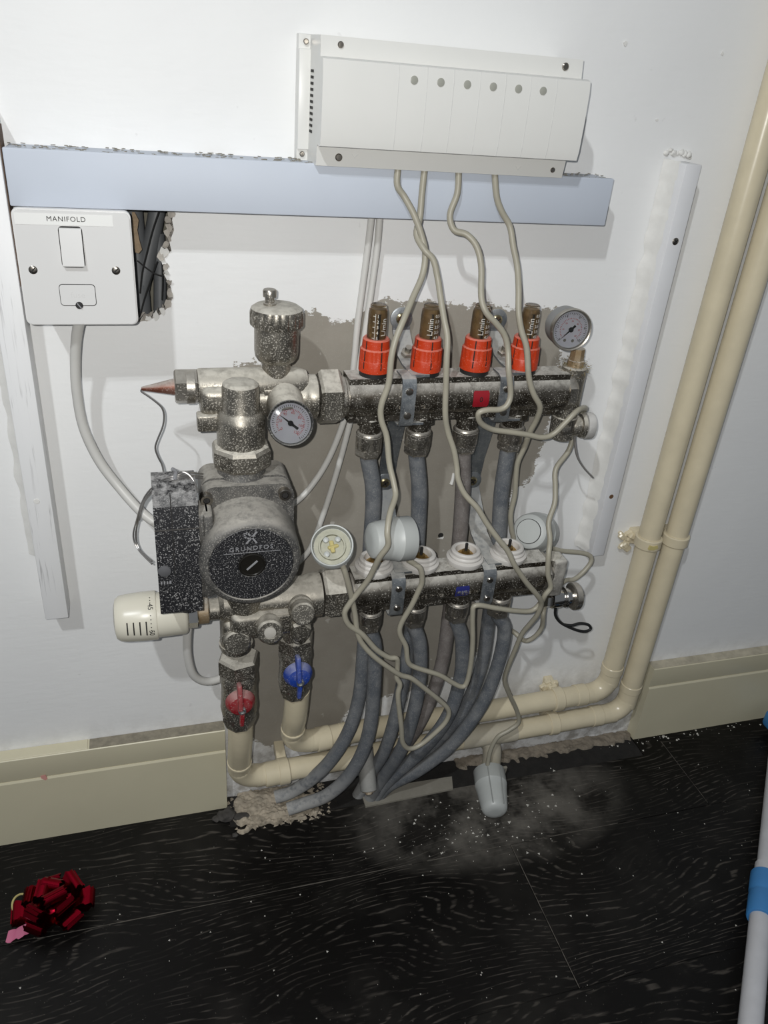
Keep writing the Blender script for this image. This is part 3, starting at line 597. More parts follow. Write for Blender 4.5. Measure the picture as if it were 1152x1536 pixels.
# end tee, upper
t = thing('end_tee', 'nickel end tee at the right of the upper bar under the small pressure gauge', 'fitting', (.402, UY, .57))
ex = .4095
mb = MB(); mb.cyl((ex, UY, .552), (ex, UY, .610), .0124, 26, .0012); mb.cyl((ex - .012, UY, UZ), (ex + .002, UY, UZ), .0165, 24, 0, .010); obj('tee_body', mb, 'nickel', t)
mb = MB(); mb.lathe((ex, UY, .5575), V((0, 0, -1)), [(.0120, 0), (.0135, .0015), (.0128, .024), (.0105, .0265)], 28); obj('drain_body', mb, 'nickel', t)
mb = MB(); kz = .5455; mb.lathe((ex + .008, UY - .002, kz), V((1, -.12, 0)), [(.0100, 0), (.0110, .003), (.0110, .007), (.0095, .0075), (.0095, .0095), (.0125, .010), (.0130, .014), (.0110, .0145)], 28); kn = obj('valve_neck', mb, 'nickel', t)
mb = MB(); mb.lathe((ex + .0225, UY - .0037, kz), V((1, -.12, 0)), [(.0118, 0), (.0140, .0006), (.0143, .006), (.0135, .0085), (.0105, .0100), (.004, .0104)], 30); obj('knob', mb, dusty('dusty_knob', (.45, .44, .42), .5, .3, dust=(.60, .585, .56), speck=.6, thr=.52, film=.9, up=.9), t)
mb = MB(); mb.box((ex - .003, UY - .0132, .545), (.010, .003, .009), .001); obj('lug', mb, 'nickel_clean', t)
pts_ = [(862, 645, .06), (862, 662, .06), (866, 685, .058), (876, 702, .055), (889, 716, .053)]
mb = MB(); mb.tube([W(*q) for q in pts_], .0021, 8, 5, .5); obj('strap', mb, simple('grey_strap', (.22, .21, .20), .7), t, label='dusty grey rubber cap strap hanging down')
# pressure gauge
GC = W(857, 495, .083); GX, GZ = GC.x, GC.z
def gauge(name, label, loc, c, nrm, up, r, depth, caseMat, rimMat, nums, red, needle, tail, extra=None, dots=False):
    n_ = V(nrm).normalized(); u_ = V(up); u_ = (u_ - n_ * u_.dot(n_)).normalized(); r_ = u_.cross(n_); c = V(c)
    t = thing(name, label, 'gauge', loc)
    mb = MB(); mb.lathe(c - n_ * depth, n_, [(r * .86, 0), (r * .93, depth * .15), (r * .96, depth * .85)], 40); obj('case', mb, caseMat, t)
    mb = MB(); mb.lathe(c - n_ * depth * .2, n_, [(r * .97, 0), (r, .001), (r, depth * .2 + .0008), (r * .96, depth * .2 + .0018), (r * .90, depth * .2 + .0012), (r * .89, depth * .2 - .0012), (r * .5, depth * .2 - .0030)], 44, 0, (True, False)); obj('rim', mb, rimMat, t)
    mb = MB(); mb.lathe(c, n_, [(r * .90, -.0021), (r * .90, -.0013)], 44); dl = obj('dial', mb, 'dial', t)
    fn = lambda a, rad, h=-.0011: c + n_ * h + (u_ * math.cos(a) + r_ * math.sin(a)) * rad
    mb = MB(); mr = MB(); A0, A1 = math.radians(-135), math.radians(135)
    for k in range(41):
        a = A0 + (A1 - A0) * k / 40; l = r * (.12 if k % 5 == 0 else .07); w = r * .011
        for tgt, rad in ((mb, r * .80), (mr, r * .62)):
            if tgt is mr and not red: continue
            p0 = fn(a, rad); p1 = fn(a, rad - l); s = (u_ * -math.sin(a) + r_ * math.cos(a)) * w; tgt.add([p0 - s, p0 + s, p1 + s, p1 - s], [(0, 1, 2, 3)])
    for k, (sx_, rr_) in enumerate(nums):
        a = A0 + (A1 - A0) * k / (len(nums) - 1); q = fn(a, r * rr_, -.0009); tm = textmb(sx_, r * .17, planar(q, r_, u_, n_), .0001); (mr if red else mb).add(tm.v, tm.f)
    obj('scale', mb, 'ink', dl, angle=0)
    if red: obj('red_scale', mr, 'inkred', dl, angle=0)
    else:
        mr = MB()
        for k in range(33):
            a = A0 + (A1 - A0) * k / 32; p0 = fn(a, r * .56); p1 = fn(a, r * .50); s = (u_ * -math.sin(a) + r_ * math.cos(a)) * r * .012; mr.add([p0 - s, p0 + s, p1 + s, p1 - s], [(0, 1, 2, 3)])
        for k in range(7):
            a = A0 + (A1 - A0) * k / 6; q = fn(a, r * .40, -.0009); tm = textmb(str(k * 10), r * .11, planar(q, r_, u_, n_), .0001); mr.add(tm.v, tm.f)
        obj('red_scale', mr, 'inkred', dl, angle=0)
    a = math.radians(needle); dv = u_ * math.cos(a) + r_ * math.sin(a); sv = u_ * -math.sin(a) + r_ * math.cos(a); b0 = c + n_ * -.0006
    mb = MB(); mb.add([b0 + dv * r * .70, b0 + sv * r * .05 - dv * r * .05, b0 - dv * r * tail + sv * r * .06, b0 - dv * r * tail - sv * r * .06, b0 - sv * r * .05 - dv * r * .05], [(0, 4, 3, 2, 1)])
    mb.lathe(b0 - n_ * .0002, n_, [(r * .12, 0), (r * .12, .0006), (r * .09, .0009)], 18); obj('needle', mb, 'ink', dl, angle=0)
    if dots:
        mb = MB()
        for s in (-1, 1): mb.lathe(c + n_ * -.0012 - u_ * r * .52 + r_ * s * r * .2, n_, [(r * .075, 0), (r * .06, .0004)], 12)
        obj('dial_pin', mb, 'screw', dl)
    if extra:
        q = c + n_ * -.0009 + r_ * r * extra[1] + u_ * r * extra[2]; obj('lettering', textmb(extra[0], r * extra[3], planar(q, r_, u_, n_), .0001), 'ink', dl, angle=0)
    mb = MB(); mb.lathe(c, n_, [(r * .895, .0006), (r * .895, .0009), (r * .6, .0013), (r * .2, .0016)], 40); obj('lens', mb, 'lens', t)
    return t, (c, n_, u_, r_)
gt, _ = gauge('pressure_gauge', 'small round white pressure gauge on top of the right end tee', (GX, UY, .612), (GX, -.083, GZ), (-.10, -1, .06), (0.04, 0, 1), .0200, .024, simple('gauge_case_grey', (.30, .30, .30), .45, .3), 'nickel_clean', [('0', .68), ('2', .68), ('4', .68), ('6', .68), ('8', .68), ('10', .68)], False, 222, .28, None, True)
mb = MB(); mb.lathe((ex, UY, .610), ZU, [(.0085, 0), (.0085, .006), (.0075, .0065), (.0068, .018)], 8); obj('stem', mb, 'dullbrass', gt, angle=20)
mb = MB()
for k in range(420):
    a = random.uniform(0, 6.28); rr = random.uniform(.009, .0148); p = V((ex + rr * math.cos(a) - .001, UY + rr * math.sin(a), random.uniform(.600, .6165))); d = V((random.uniform(-1, 1), random.uniform(-1, 1), random.uniform(-.4, .6))) * .005
    s = V((random.uniform(-1, 1), random.uniform(-1, 1), 0)) * .0005; mb.add([p - s, p + s, p + d + s * .4, p + d - s * .4], [(0, 1, 2, 3)])
o = obj('hemp_fibre', mb, simple('hemp', (.22, .17, .075), .95, 0, .5, 300), gt, angle=0, label='stained hemp sealing fibre round the thread'); o['kind'] = 'stuff'
# flow meters
FML = ['red capped flow meter nearest the air vent, scale on its left', 'red capped flow meter second from the air vent', 'red capped flow meter second from the pressure gauge', 'red capped flow meter nearest the pressure gauge']
for i, x in enumerate(UP):
    zb = UZ + .0245
    t = thing('flow_meter', FML[i], 'flow meter', (x, UY, zb), 'red capped flow meters on the upper bar')
    ribs = lambda k, j: 1.0 + (0.035 if (k % 4 < 2 and 3 <= j <= 5) else 0)
    mb = MB(); mb.lathe((x, UY, zb), ZU, [(.0130, 0), (.0147, .0012), (.0147, .0112), (.0141, .0120), (.0140, .0124), (.0138, .0218), (.0133, .0226), (.0128, .0232), (.0124, .0308), (.0112, .0322), (.0088, .0318)], 64, 0, (True, True), ribs); cap = obj('cap', mb, 'redcap', t, angle=30)
    mb = MB()
    for a in ((.15, -1.0) if i % 2 == 0 else (.0, -1.2)) if i != 2 else (.35, -.55):
        for h0, h1, r0, r1 in ((.005, .0116, .01485, .0148), (.0122, .0220, .0145, .0142), (.0230, .0308, .0131, .0127)):
            w = .0006; q = [(r0, h0), (r1, h1)]; vs = []
            for r, h in q:
                for s in (-1, 1):
                    aa = a + s * w / r; vs.append(V((x, UY, zb)) + V((math.sin(aa) * r, -math.cos(aa) * r, h)))
            mb.add(vs, [(0, 1, 3, 2)])
    obj('slit', mb, 'dark', cap, angle=0)
    mb = MB(); aa = .35 - .3 * (i % 2); p = V((x, UY, zb + .0065)) + V((math.sin(aa) * .0146, -math.cos(aa) * .0146, 0)); mb.lathe(p, V((math.sin(aa), -math.cos(aa), 0)), [(.0016, -.0004), (.0012, .0008)], 3, .5); obj('arrow_mark', mb, 'redcap', cap, angle=0)
    mb = MB(); mb.lathe((x, UY, zb + .028), ZU, [(.0090, 0), (.0088, .026), (.0082, .0300), (.0074, .0305), (.0074, .0335), (.0064, .0345)], 30); obj('sight_tube', mb, 'glass', t)
    mb = MB(); mb.lathe((x, UY, zb + .0285), ZU, [(.0069, 0), (.0069, .026), (.0060, .030)], 24); obj('water_column', mb, 'column', t)
    mb = MB(); mb.cyl((x - .0002, UY - .0035, zb + .029), (x - .0002, UY - .0035, zb + .055), .0036, 10); obj('float', mb, simple('dark_float%d' % i, (.02, .016, .010), .5), t)
    fn0 = (x, UY, zb + .0435); mb = MB(); lft = i == 0
    tm = textmb('L/min', .0072, onvert(fn0, .0092, .45 if lft else -.25, math.pi / 2), .0002); mb.add(tm.v, tm.f)
    for k, s in enumerate(('1', '2', '3', '4', '5') if lft else ('0.5', '1.5', '2.5', '3.5', '4.5')):
        tm = textmb(s, .0040, onvert((x, UY, zb + .0535 - .0050 * k), .0092, -.25 if lft else .42), .0002); mb.add(tm.v, tm.f)
        for a in ((-.62,) if lft else (.85,)):
            p = onvert((x, UY, zb + .0535 - .0050 * k), .0092, a); mb.add([p(V((-.0012, -.00025, .0001))), p(V((.0012, -.00025, .0001))), p(V((.0012, .00025, .0001))), p(V((-.0012, .00025, .0001)))], [(0, 1, 2, 3)])
    p = onvert(fn0, .0092, -.50 if lft else .98); mb.add([p(V((-.0002, -.012, .0001))), p(V((.0002, -.012, .0001))), p(V((.0002, .012, .0001))), p(V((-.0002, .012, .0001)))], [(0, 1, 2, 3)])
    obj('lettering', mb, 'inkwhite', t, angle=0)
# lower bar
t = thing('return_manifold', 'lower nickel manifold bar with a blue sticker, below the white valve adapters', 'manifold', (.29, LY, LZB))
add_bar(t, LXA, LXB, LY, LZB)
mb = MB(); mb.lathe((LXA - .0075, LY, LZB), XU, [(.0200, 0), (.0200, .004), (.0185, .005), (.0185, .008)], 30); obj('collar', mb, 'nickel_clean', t); mb = MB(); mb.lathe((LXB - .002, LY, LZB), XU, [(.0215, 0), (.0215, .006), (.0190, .0085)], 8, .39); obj('collar', mb, 'nickel_clean', t)
mb = MB(); hexnut(mb, (.1545, LY, LZB), (.1780, LY, LZB), .0272, math.pi / 6); obj('union_nut', mb, 'nickel', t, angle=20)
p = W(695, 878, .106); sk = sticker(p.x, 0, .0155, .0135, LY, LZB, .0200, 'stickerblue', 'sticker', t, -.10)
obj('lettering', marksmb(5, .010, .0030, onbar((p.x, LY, LZB), .0203, -.1), .0002), 'silverink', sk, angle=0)
obj('lettering', textmb('Made in Italy \u2022 Made in Italy', .0082, onbar((.2925, LY, LZB), .0200, -.22), .0012), 'nickel_clean', t, angle=0, label='raised cast lettering Made in Italy')
for i, x in enumerate(LP):
    mb = MB(); mb.cyl((x, LY, LZB - .020), (x, LY, LZB - .027), .0115, 24); obj('outlet', mb, 'bar', t)
ADL = ['white plastic valve adapter nearest the pump, half hidden under the lying actuator', 'white plastic valve adapter at the open end of the lying actuator', 'white plastic valve adapter above the blue sticker', 'white plastic valve adapter nearest the right end of the lower bar']
for i, x in enumerate(LP):
    zb = LZB + .0213
    t = thing('valve_adapter', ADL[i], 'valve adapter', (x, LY, zb), 'white valve adapters on the lower bar')
    kn_ = lambda k, j: 1.0 + (0.025 if (k % 2 == 0 and j in (2,)) else 0)
    mb = MB(); mb.lathe((x, LY, zb), ZU, [(0.01484, 0), (0.0159, 0.0004), (0.01823, 0.0016), (0.01993, 0.0058), (0.01993, 0.0078), (0.01802, 0.0088), (0.01696, 0.0092), (0.01728, 0.01), (0.01728, 0.0115), (0.0159, 0.0126), (0.01558, 0.0132), (0.0159, 0.0142), (0.01569, 0.0162), (0.01442, 0.0175), (0.01251, 0.0178), (0.011, 0.0168), (0.0105, 0.009)], 72, 0, (True, False), kn_); obj('ring', mb, 'adapter', t, angle=30)
    mb = MB(); mb.lathe((x, LY, zb + .006), ZU, [(.0112, 0), (.0112, .003), (.0080, .0032), (.0078, .0062), (.0045, .0068), (.0042, .0095)], 20, 0, (True, True)); obj('brass_insert', mb, 'brass', t)
    mb = MB(); mb.cyl((x, LY, zb + .014), (x, LY, zb + .0245), .0016, 12, .0005); obj('pin', mb, 'ink', t)
# lower end piece with drain
t = thing('drain_valve', 'nickel drain valve with knurled cap and black strap, right end of lower bar', 'valve', (.42, LY, LZB))
ex2 = .4165
mb = MB(); mb.cyl((ex2, LY, LZB - .030), (ex2, LY, LZB + .0205), .0105, 8, .002, None, .39); mb.cyl((ex2 - .012, LY, LZB), (ex2, LY, LZB), .0175, 24, 0, .0125); obj('end_piece', mb, 'nickel', t, angle=30)
mb = MB(); mb.box((ex2 + .0045, LY - .002, LZB - .004), (.0165, .0230, .0480), .004, 3); obj('end_block', mb, dusty('dusty_end_block', (.33, .31, .28), .45, .6, dust=(.55, .53, .48), speck=.6, thr=.52, film=.75, up=.9, sscale=800), t)
dz = .3390; ex2d = ex2 + .004
mb = MB(); mb.lathe((ex2d - .004, LY, dz), XU, [(.0098, 0), (.0106, .001), (.0106, .0065), (.0098, .0075)], 6, .3); mb.lathe((ex2d + .004, LY, dz), XU, [(.0112, 0), (.0115, .010), (.0095, .014), (.0095, .016), (.0120, .0165), (.0122, .0185), (.0100, .019), (.0098, .027)], 28); obj('drain_body', mb, 'chrome', t)
mb = MB(); mb.lathe((ex2d + .030, LY, dz), XU, [(.0142, 0), (.0158, .001), (.0158, .0074), (.0148, .0086), (.0080, .0090), (.0078, .0086)], 60, 0, (True, True), lambda k, j: 1 + .02 * (k % 2)); kc = obj('knurled_cap', mb, 'nickel_clean', t, angle=30)
mb = MB(); mb.box((ex2d + .042, LY - .003, dz + .002), (.005, .0035, .004), .0006); obj('cap_lug', mb, 'chrome', kc)
mb = MB(); mb.tube([W(*q) for q in [(834, 908, .09), (833, 922, .088), (840, 933, .086), (852, 940, .086), (868, 946, .084), (879, 947, .083), (886, 943, .082), (882, 937, .082), (870, 935, .084), (858, 938, .086), (846, 937, .086)]], .0018, 8, 5); obj('strap_loop', mb, 'black', t, label='black rubber strap loop')
# brackets
def bracket(label, eye, cu, eye2, cl, s):
    e1 = W(*eye, .008); x = W(*cu, .083).x; e2 = W(*eye2, .008); xl = W(*cl, .107).x
    t = thing('manifold_bracket', label, 'bracket', (x, 0, (e1.z + e2.z) / 2), 'zinc brackets holding the two bars')
    w = .0098
    mb = MB(); yz = [(-.006, e1.z - .006), (-.007, e1.z - .012), (-.030, UZ + .027), (-.046, UZ + .0245), (-.0775, UZ + .0242)]; mb.strip(yz, e1.x - w * .8, e1.x + w, .0022)
    mb.strip([(-.0775, UZ - .0240), (-.046, UZ - .0242), (-.030, UZ - .028), (-.010, e2.z + .03), (-.006, e2.z + .004)], e1.x - w, e1.x + w * .9, .0022); obj('upper_arm', mb, 'zinc', t, angle=30)
    mb = MB(); q = V((e1.x + .001, -.030, UZ + .0275)); nb_ = V((0, -.5, .9)); mb.cyl(q, q + nb_ * .012, .0032, 12); hexnut(mb, q + nb_ * .002, q + nb_ * .006, .0062); obj('clamp_bolt', mb, 'nickel_clean', t, angle=25)
    mb = MB(); a = [(-.062, UZ + .0242), (-.0765, UZ + .0242), (-.0815, UZ + .0225), (-.0840, UZ + .017), (-.0842, UZ), (-.0840, UZ - .017), (-.0815, UZ - .0228), (-.0765, UZ - .0245), (-.062, UZ - .0245)]; mb.strip(a, x - .0068, x + .0068, .0018); st_ = obj('upper_clamp', mb, 'zinc', t, angle=40)
    for zz in (UZ + .012, UZ - .012):
        mb = MB(); screwhead(mb, (x, -.0850, zz), OUT, .0036, .0022); s_ = obj('screw', mb, 'screw', st_)
    mb = MB(); yl = [(-.006, e2.z - .004), (-.008, e2.z - .010), (-.045, LZB + .032), (-.066, LZB + .0256), (-.100, LZB + .0250)]; mb.strip(yl, e2.x - w, e2.x + w, .0022); obj('lower_arm', mb, 'zinc', t, angle=30)
    mb = MB(); a = [(LY, LZB + .0245), (LY - .0145, LZB + .0245), (LY - .0195, LZB + .0225), (LY - .0220, LZB + .017), (LY - .0222, LZB), (LY - .0220, LZB - .017), (LY - .0195, LZB - .0228), (LY - .0145, LZB - .0245), (LY, LZB - .0245)]; mb.strip(a, xl - .0072, xl + .0072, .0018); st_ = obj('lower_clamp', mb, 'zinc', t, angle=40)
    for zz in (LZB + .012, LZB - .012):
        mb = MB(); screwhead(mb, (xl, LY - .0230, zz), OUT, .0036, .0022); s_ = obj('screw', mb, 'screw', st_)
    for e in (e1, e2):
        mb = MB(); mb.lathe((e.x, -.0065, e.z), OUT, [(.0112, 0), (.0112, .0016), (.0100, .0022)], 28); wa = obj('washer', mb, 'zinc', t)
        mb = MB(); screwhead(mb, (e.x, -.0086, e.z), OUT, .0056, .0022); s_ = obj('screw', mb, simple('yellow_zinc', (.42, .36, .22), .3, 1.0), wa); obj('slot', cross((e.x, -.0086, e.z), OUT, .0036, .0024), 'dark', t, angle=0)
    return t
bracket('zinc wall bracket between the first and second red flow meters', (602, 478), (612, 600), (577, 724), (597, 885), 1)
bracket('zinc wall bracket between the third and fourth red flow meters', (745, 480), (757, 595), (708, 721), (733, 873), 1)
# heating loops
def loop(pts, nut_at, label, topr, group):
    P = [W(*p) for p in pts]; base = P[-1]; P.append(V((base.x - .020, base.y + .001, max(base.z - .006, .002))) if base.x < .19 else V((base.x - .014, base.y + .010, -.012)))
    t = thing('heating_pipe', label, 'pipe', base, group)
    mb = MB(); mb.tube([nut_at + V((0, 0, -.006)), nut_at + V((0, 0, -.026))] + P, .0083, 16, 6); obj('pipe', mb, 'pexbrown' if 'brownish' in label else 'pex', t, angle=60)
    mb = MB(); mb.lathe(nut_at, V((0, 0, -1)), [(.0108, 0), (.0122, .001), (.0130, .0025), (.0130, .0032), (.0124, .0036), (.0130, .004), (.0130, .0165), (.0124, .0180)], 32); mb.lathe(nut_at, V((0, 0, -1)), [(.0134, .0175), (.0134, .0240), (.0120, .0262)], 6, .52); obj('compression_nut', mb, 'nickel_clean', t, angle=25)
    return t
UB = [V((x, UY, UZ - .0360)) for x in UP]
LB = [V((x, LY, LZB - .0265)) for x in LP]
GU, GL = 'heating pipes from the upper bar', 'heating pipes from the lower bar'
loop([(560, 740, .061), (555, 830, .061), (549, 920, .061), (545, 985, .061), (539, 1045, .062), (524, 1095, .063), (498, 1138, .061), (468, 1168, .052), (436, 1188, .042)], UB[0], 'blue grey pipe from first upper outlet, sweeping left to the mortar behind', 0, GU)
loop([(629, 740, .061), (625, 830, .061), (620, 920, .061), (607, 1010, .062), (592, 1080, .063), (576, 1128, .058), (556, 1160, .040)], UB[1], 'blue grey pipe from second upper outlet, bending left at floor', 0, GU)
loop([(694, 740, .061), (687, 830, .061), (674, 920, .061), (662, 1000, .062), (634, 1075, .064), (600, 1126, .058), (562, 1163, .038)], UB[2], 'brownish grey pipe from third upper outlet, passing behind the blue sticker', 0, GU)
loop([(752, 740, .061), (746, 830, .061), (734, 920, .061), (722, 1000, .062), (693, 1068, .064), (645, 1122, .058), (575, 1166, .038)], UB[3], 'blue grey pipe from fourth upper outlet, seen behind the last lower pipe', 0, GU)
loop([(562, 970, .086), (561, 1030, .086), (556, 1085, .085), (544, 1128, .083), (521, 1166, .078), (490, 1193, .068), (455, 1206, .056)], LB[0], 'blue grey pipe from first lower outlet, ending lowest on the mortar at left', 0, GL)
loop([(630, 970, .086), (628, 1030, .085), (616, 1085, .083), (600, 1128, .074), (572, 1170, .050)], LB[1], 'blue grey pipe from second lower outlet behind the hanging cable loop', 0, GL)
loop([(693, 960, .086), (691, 1015, .085), (672, 1074, .084), (634, 1124, .075), (580, 1174, .050)], LB[2], 'blue grey pipe from third lower outlet under the blue sticker', 0, GL)
loop([(757, 945, .086), (746, 1000, .085), (722, 1058, .084), (680, 1114, .078), (630, 1154, .066), (584, 1178, .048)], LB[3], 'blue grey pipe from fourth lower outlet, outermost of the bundle at right', 0, GL)

# ================================================================== PUMP GROUP
AX = .0745
t = thing('mixing_valve', 'nickel mixing valve body above the pump, with domed front and square side plug', 'valve', (AX, -.07, .58))
uy, uz = -.060, .5975
mb = MB()
mb.lathe((.040, uy, uz), XU, [(.0150, 0), (.0158, .002), (.0158, .088), (.0125, .097), (.0105, .098)], 30)
mb.lathe((.080, -.062, UZ + .001), XU, [(.0165, 0), (.0165, .052), (.0185, .056), (.0205, .060), (.0205, .0655), (.0185, .067)], 30)
mb.lathe((AX - .002, -.075, .535), ZU, [(.0185, 0), (.0185, .05)], 26)
mb.box((.0655, -.066, .5875), (.050, .036, .030), .007, 3)
obj('body', mb, 'nickel', t)
dx, dy = .0738, -.092
sq = lambda k, j: 1.0
mb = MB(); mb.lathe((dx, dy, .5560), ZU, [(.0212, 0), (.0212, .0205), (.0205, .0245), (.0175, .0300), (.0162, .0325), (.0160, .0515), (.0154, .0545), (.0135, .0562), (.0115, .0567)], 36); mb.cyl((dx, dy + .002, .592), (dx, -.06, .592), .0155, 26); obj('dome', mb, 'nickel', t)
mb = MB(); mb.lathe((dx, dy, .5350), ZU, [(.0245, 0), (.0268, .003), (.0268, .0165), (.0250, .0195), (.0214, .0215)], 8, .39); obj('hex_nut', mb, 'nickel', t, angle=20)
mb = MB(); c = W(308, 634, .085); mb.box((c.x + .004, -.082, c.z), (.022, .0145, .0145), .0015); obj('square_plug', mb, 'nickel', t, label='square headed plug on left side')
mb = MB(); hexnut(mb, (.0200, uy, uz), (.0405, uy, uz), .0158, .52, .06); mb.cyl((.030, uy - .001, uz), (.037, uy - .001, uz), .0150, 26); obj('end_plug', mb, 'nickel_clean', t, angle=20)
mb = MB(); mb.box((.1085, uy - .0155, uz - .003), (.024, .002, .0075), .0006)
pl_ = obj('name_plate', mb, 'nickel', t); obj('lettering', marksmb(5, .019, .0042, planar((.1085, uy - .0166, uz - .003), XU, ZU, OUT), .0005), 'nickel_clean', pl_, angle=0)
# air vent
t = thing('air_vent', 'nickel automatic air vent with ribbed round cap standing on the mixing valve', 'air vent', (.1095, uy, .61))
vx = .1095
mb = MB(); mb.lathe((vx, uy, .606), ZU, [(.0125, 0), (.0128, .002), (.0128, .0135), (.0165, .0150), (.0188, .0185), (.0195, .023), (.0195, .050)], 36); mb.lathe((vx, uy, .600), ZU, [(.0140, 0), (.0135, .006)], 8); obj('vent_body', mb, 'nickel', t)
mb = MB(); mb.lathe((vx, uy, .6520), ZU, [(.0200, 0), (.0228, .0005), (.0234, .002), (.0234, .0115), (.0222, .0150), (.0190, .0172), (.010, .0180), (.004, .0181)], 72, 0, (True, True), lambda k, j: 1 - (.055 if (k % 4 < 1 and 1 <= j <= 3) else 0)); obj('vent_cap', mb, 'nickel', t, angle=30)
mb = MB(); nx = vx - .0062; mb.lathe((nx, uy, .6685), ZU, [(.0055, 0), (.0055, .003), (.0042, .0035), (.0042, .008), (.0058, .0085), (.0060, .0135), (.0052, .0148), (.002, .0150)], 24); obj('vent_nipple', mb, 'nickel_clean', t)
# temperature gauge
tgc = W(436, 635, .112)
tt, (c_, n_, u_, r_) = gauge('temperature_gauge', 'round black rimmed temperature gauge right of the mixing valve dome', tgc, tgc, (-.12, -.93, .36), (.22, 0, 1), .0202, .012, 'nickel', dusty('dusty_black_rim', (.012, .012, .012), .4, .0, speck=.6, thr=.60, film=.03, up=.25, sscale=900), [('0', .46), ('20', .46), ('40', .46), ('60', .46), ('80', .46), ('100', .46), ('120', .46)], True, -66, .40, None)
mb = MB(); mb.cyl(tgc - n_ * .011, V((.1150, -.062, .590)), .0172, 28, .001); obj('boss', mb, 'nickel', tt)
# copper probe cone + capillary
t = thing('copper_probe', 'dusty copper cone with a thin capillary wire, pointing left off the mixing valve', 'probe', (.02, uy, uz))
tip = W(212, 583, .060); mb = MB(); mb.lathe(tip, V((.0215, uy, uz)) - tip, [(.0012, 0), (.0018, .0008), (.0076, (V((.0215, uy, uz)) - tip).length)], 24); obj('cone', mb, 'copper', t)
mb = MB(); mb.tube([W(*q) for q in [(214, 583, .060), (212, 587, .06), (222, 594, .062), (234, 603, .064), (243, 612, .065), (246, 624, .066), (244, 640, .067), (236, 660, .068), (233, 672, .068), (237, 685, .069), (243, 697, .07), (246, 712, .075), (247, 728, .085)]], .0009, 6, 5); obj('capillary', mb, 'wire', t)
t = thing('wire_coil', 'loose coil of thin grey wire looped around the pump terminal box', 'wire', W(265, 720, .10))
mb = MB()
for dd, e in ((.0, 0), (.004, 4), (.009, 7)):
    mb.tube([W(*q) for q in [(304, 711 + e, .105), (283, 709 + e, .116), (262, 714 + e * .6, .120), (240, 722 + e, .116), (217, 745 + e, .10), (205 + e * .6, 780, .07), (200 + e, 805, .065), (208 + e * .5, 825, .07), (228, 846 - e, .09)]][:(9 if e < 7 else 6)], .0008, 6, 5)
mb.tube([W(*q) for q in [(262, 714, .121), (272, 708, .124), (283, 712, .126), (292, 724, .130), (297, 738, .142)]], .0008, 6, 5)
obj('coil_strand', mb, 'wire', t)
mb = MB(); p = W(262, 712, .122); mb.tube([p + V((0, 0, -.004)), p + V((.001, 0, .003)), p + V((-.002, -.001, .006))], .0017, 8); obj('wire_tie', mb, 'silverink', t)
# pump
PX, PZ, PF = .0740, .4700, -.160
t = thing('circulator_pump', 'grey circulator pump with a speckled black face disc and black terminal box', 'pump', (PX, -.09, .41))
mb = MB(); mb.prism(rrect(.0355, .1165, .4150, .5290, .012), (0, -.106, 0), XU, ZU, (0, .030, 0)); mb.lathe((dx, dy, .520), ZU, [(.0250, 0), (.0215, .010), (.0205, .0155)], 28); mb.lathe((AX, -.09, .424), V((0, 0, -1)), [(.026, 0), (.021, .012), (.0195, .034)], 28)
obj('volute', mb, 'cast', t, angle=30)
mb = MB(); mb.prism(rrect(.0345, .1175, .4290, .5270, .013), (0, -.1195, 0), XU, ZU, (0, .014, 0)); obj('flange', mb, 'cast', t, angle=30)
mb = MB(); mb.lathe((PX, -.118, PZ), OUT, [(.0462, 0), (.0452, .008), (.0450, .026), (.0446, .0345), (.0432, .0390), (.0405, .0412), (.0374, .0419), (.0367, .0412), (.0365, .0395)], 64, 0, (True, False)); mb.box((.0335, -.128, .4700), (.022, .030, .088), .005, 2); obj('motor_can', mb, 'cast', t, angle=40)
mb = MB(); mb.box((.0392, -.128, .492), (.0085, .036, .044), .003, 2); obj('rib', mb, 'cast', t)
mb = MB(); mb.lathe((PX, PF + .0022, PZ), OUT, [(.0366, -.001), (.0366, .0012), (.0360, .0016), (.0130, .0016), (.0118, .0004)], 64, 0, (True, True)); fd = obj('face_disc', mb, 'pumpblack', t, angle=30)
fz = PF - .0001
p = W(377, 823, .160); obj('lettering', textmb('GRUNDFOS', .0060, planar((p.x, fz + .0006, p.z), V((1, 0, .02)), ZU, OUT), .0005, 1.28), 'silverink', fd, angle=0)
p = W(377, 807, .160); mb = MB()
def stroke(P2, w):
    for (ax, ay), (bx_, by_) in zip(P2[:-1], P2[1:]):
        d = V((bx_ - ax, by_ - ay)); L = d.length; d /= L; nn = V((-d.y, d.x)) * w / 2; e = d * w * .25
        mb.prism([(ax - e.x - nn.x, ay - e.y - nn.y), (bx_ + e.x - nn.x, by_ + e.y - nn.y), (bx_ + e.x + nn.x, by_ + e.y + nn.y), (ax - e.x + nn.x, ay - e.y + nn.y)], (p.x, fz + .0008, p.z), XU, ZU, (0, -.0005, 0))
k = .0108
stroke([(-.38 * k, -.5 * k), (.42 * k, .5 * k)], .0016); stroke([(.42 * k, -.5 * k), (-.05 * k, .18 * k), (-.30 * k, .42 * k), (-.50 * k, .38 * k), (-.52 * k, .18 * k), (-.36 * k, 0), (-.12 * k, -.08 * k)], .0015)
obj('emblem', mb, 'silverink', fd, angle=0)
mb = MB(); mb.box((PX, fz + .0005, W(377, 829, .16).z), (.048, .0004, .0004)); obj('printed_line', mb, 'silverink', fd, angle=0)
pz2 = W(376, 848, .160).z
mb = MB(); mb.lathe((PX + .0002, fz + .0012, pz2), OUT, [(.0118, 0), (.0118, .0012), (.0105, .0016), (.0098, .0008), (.004, .0006)], 32); vp = obj('vent_plug', mb, simple('plug_black', (.02, .018, .015), .35, .5), fd)
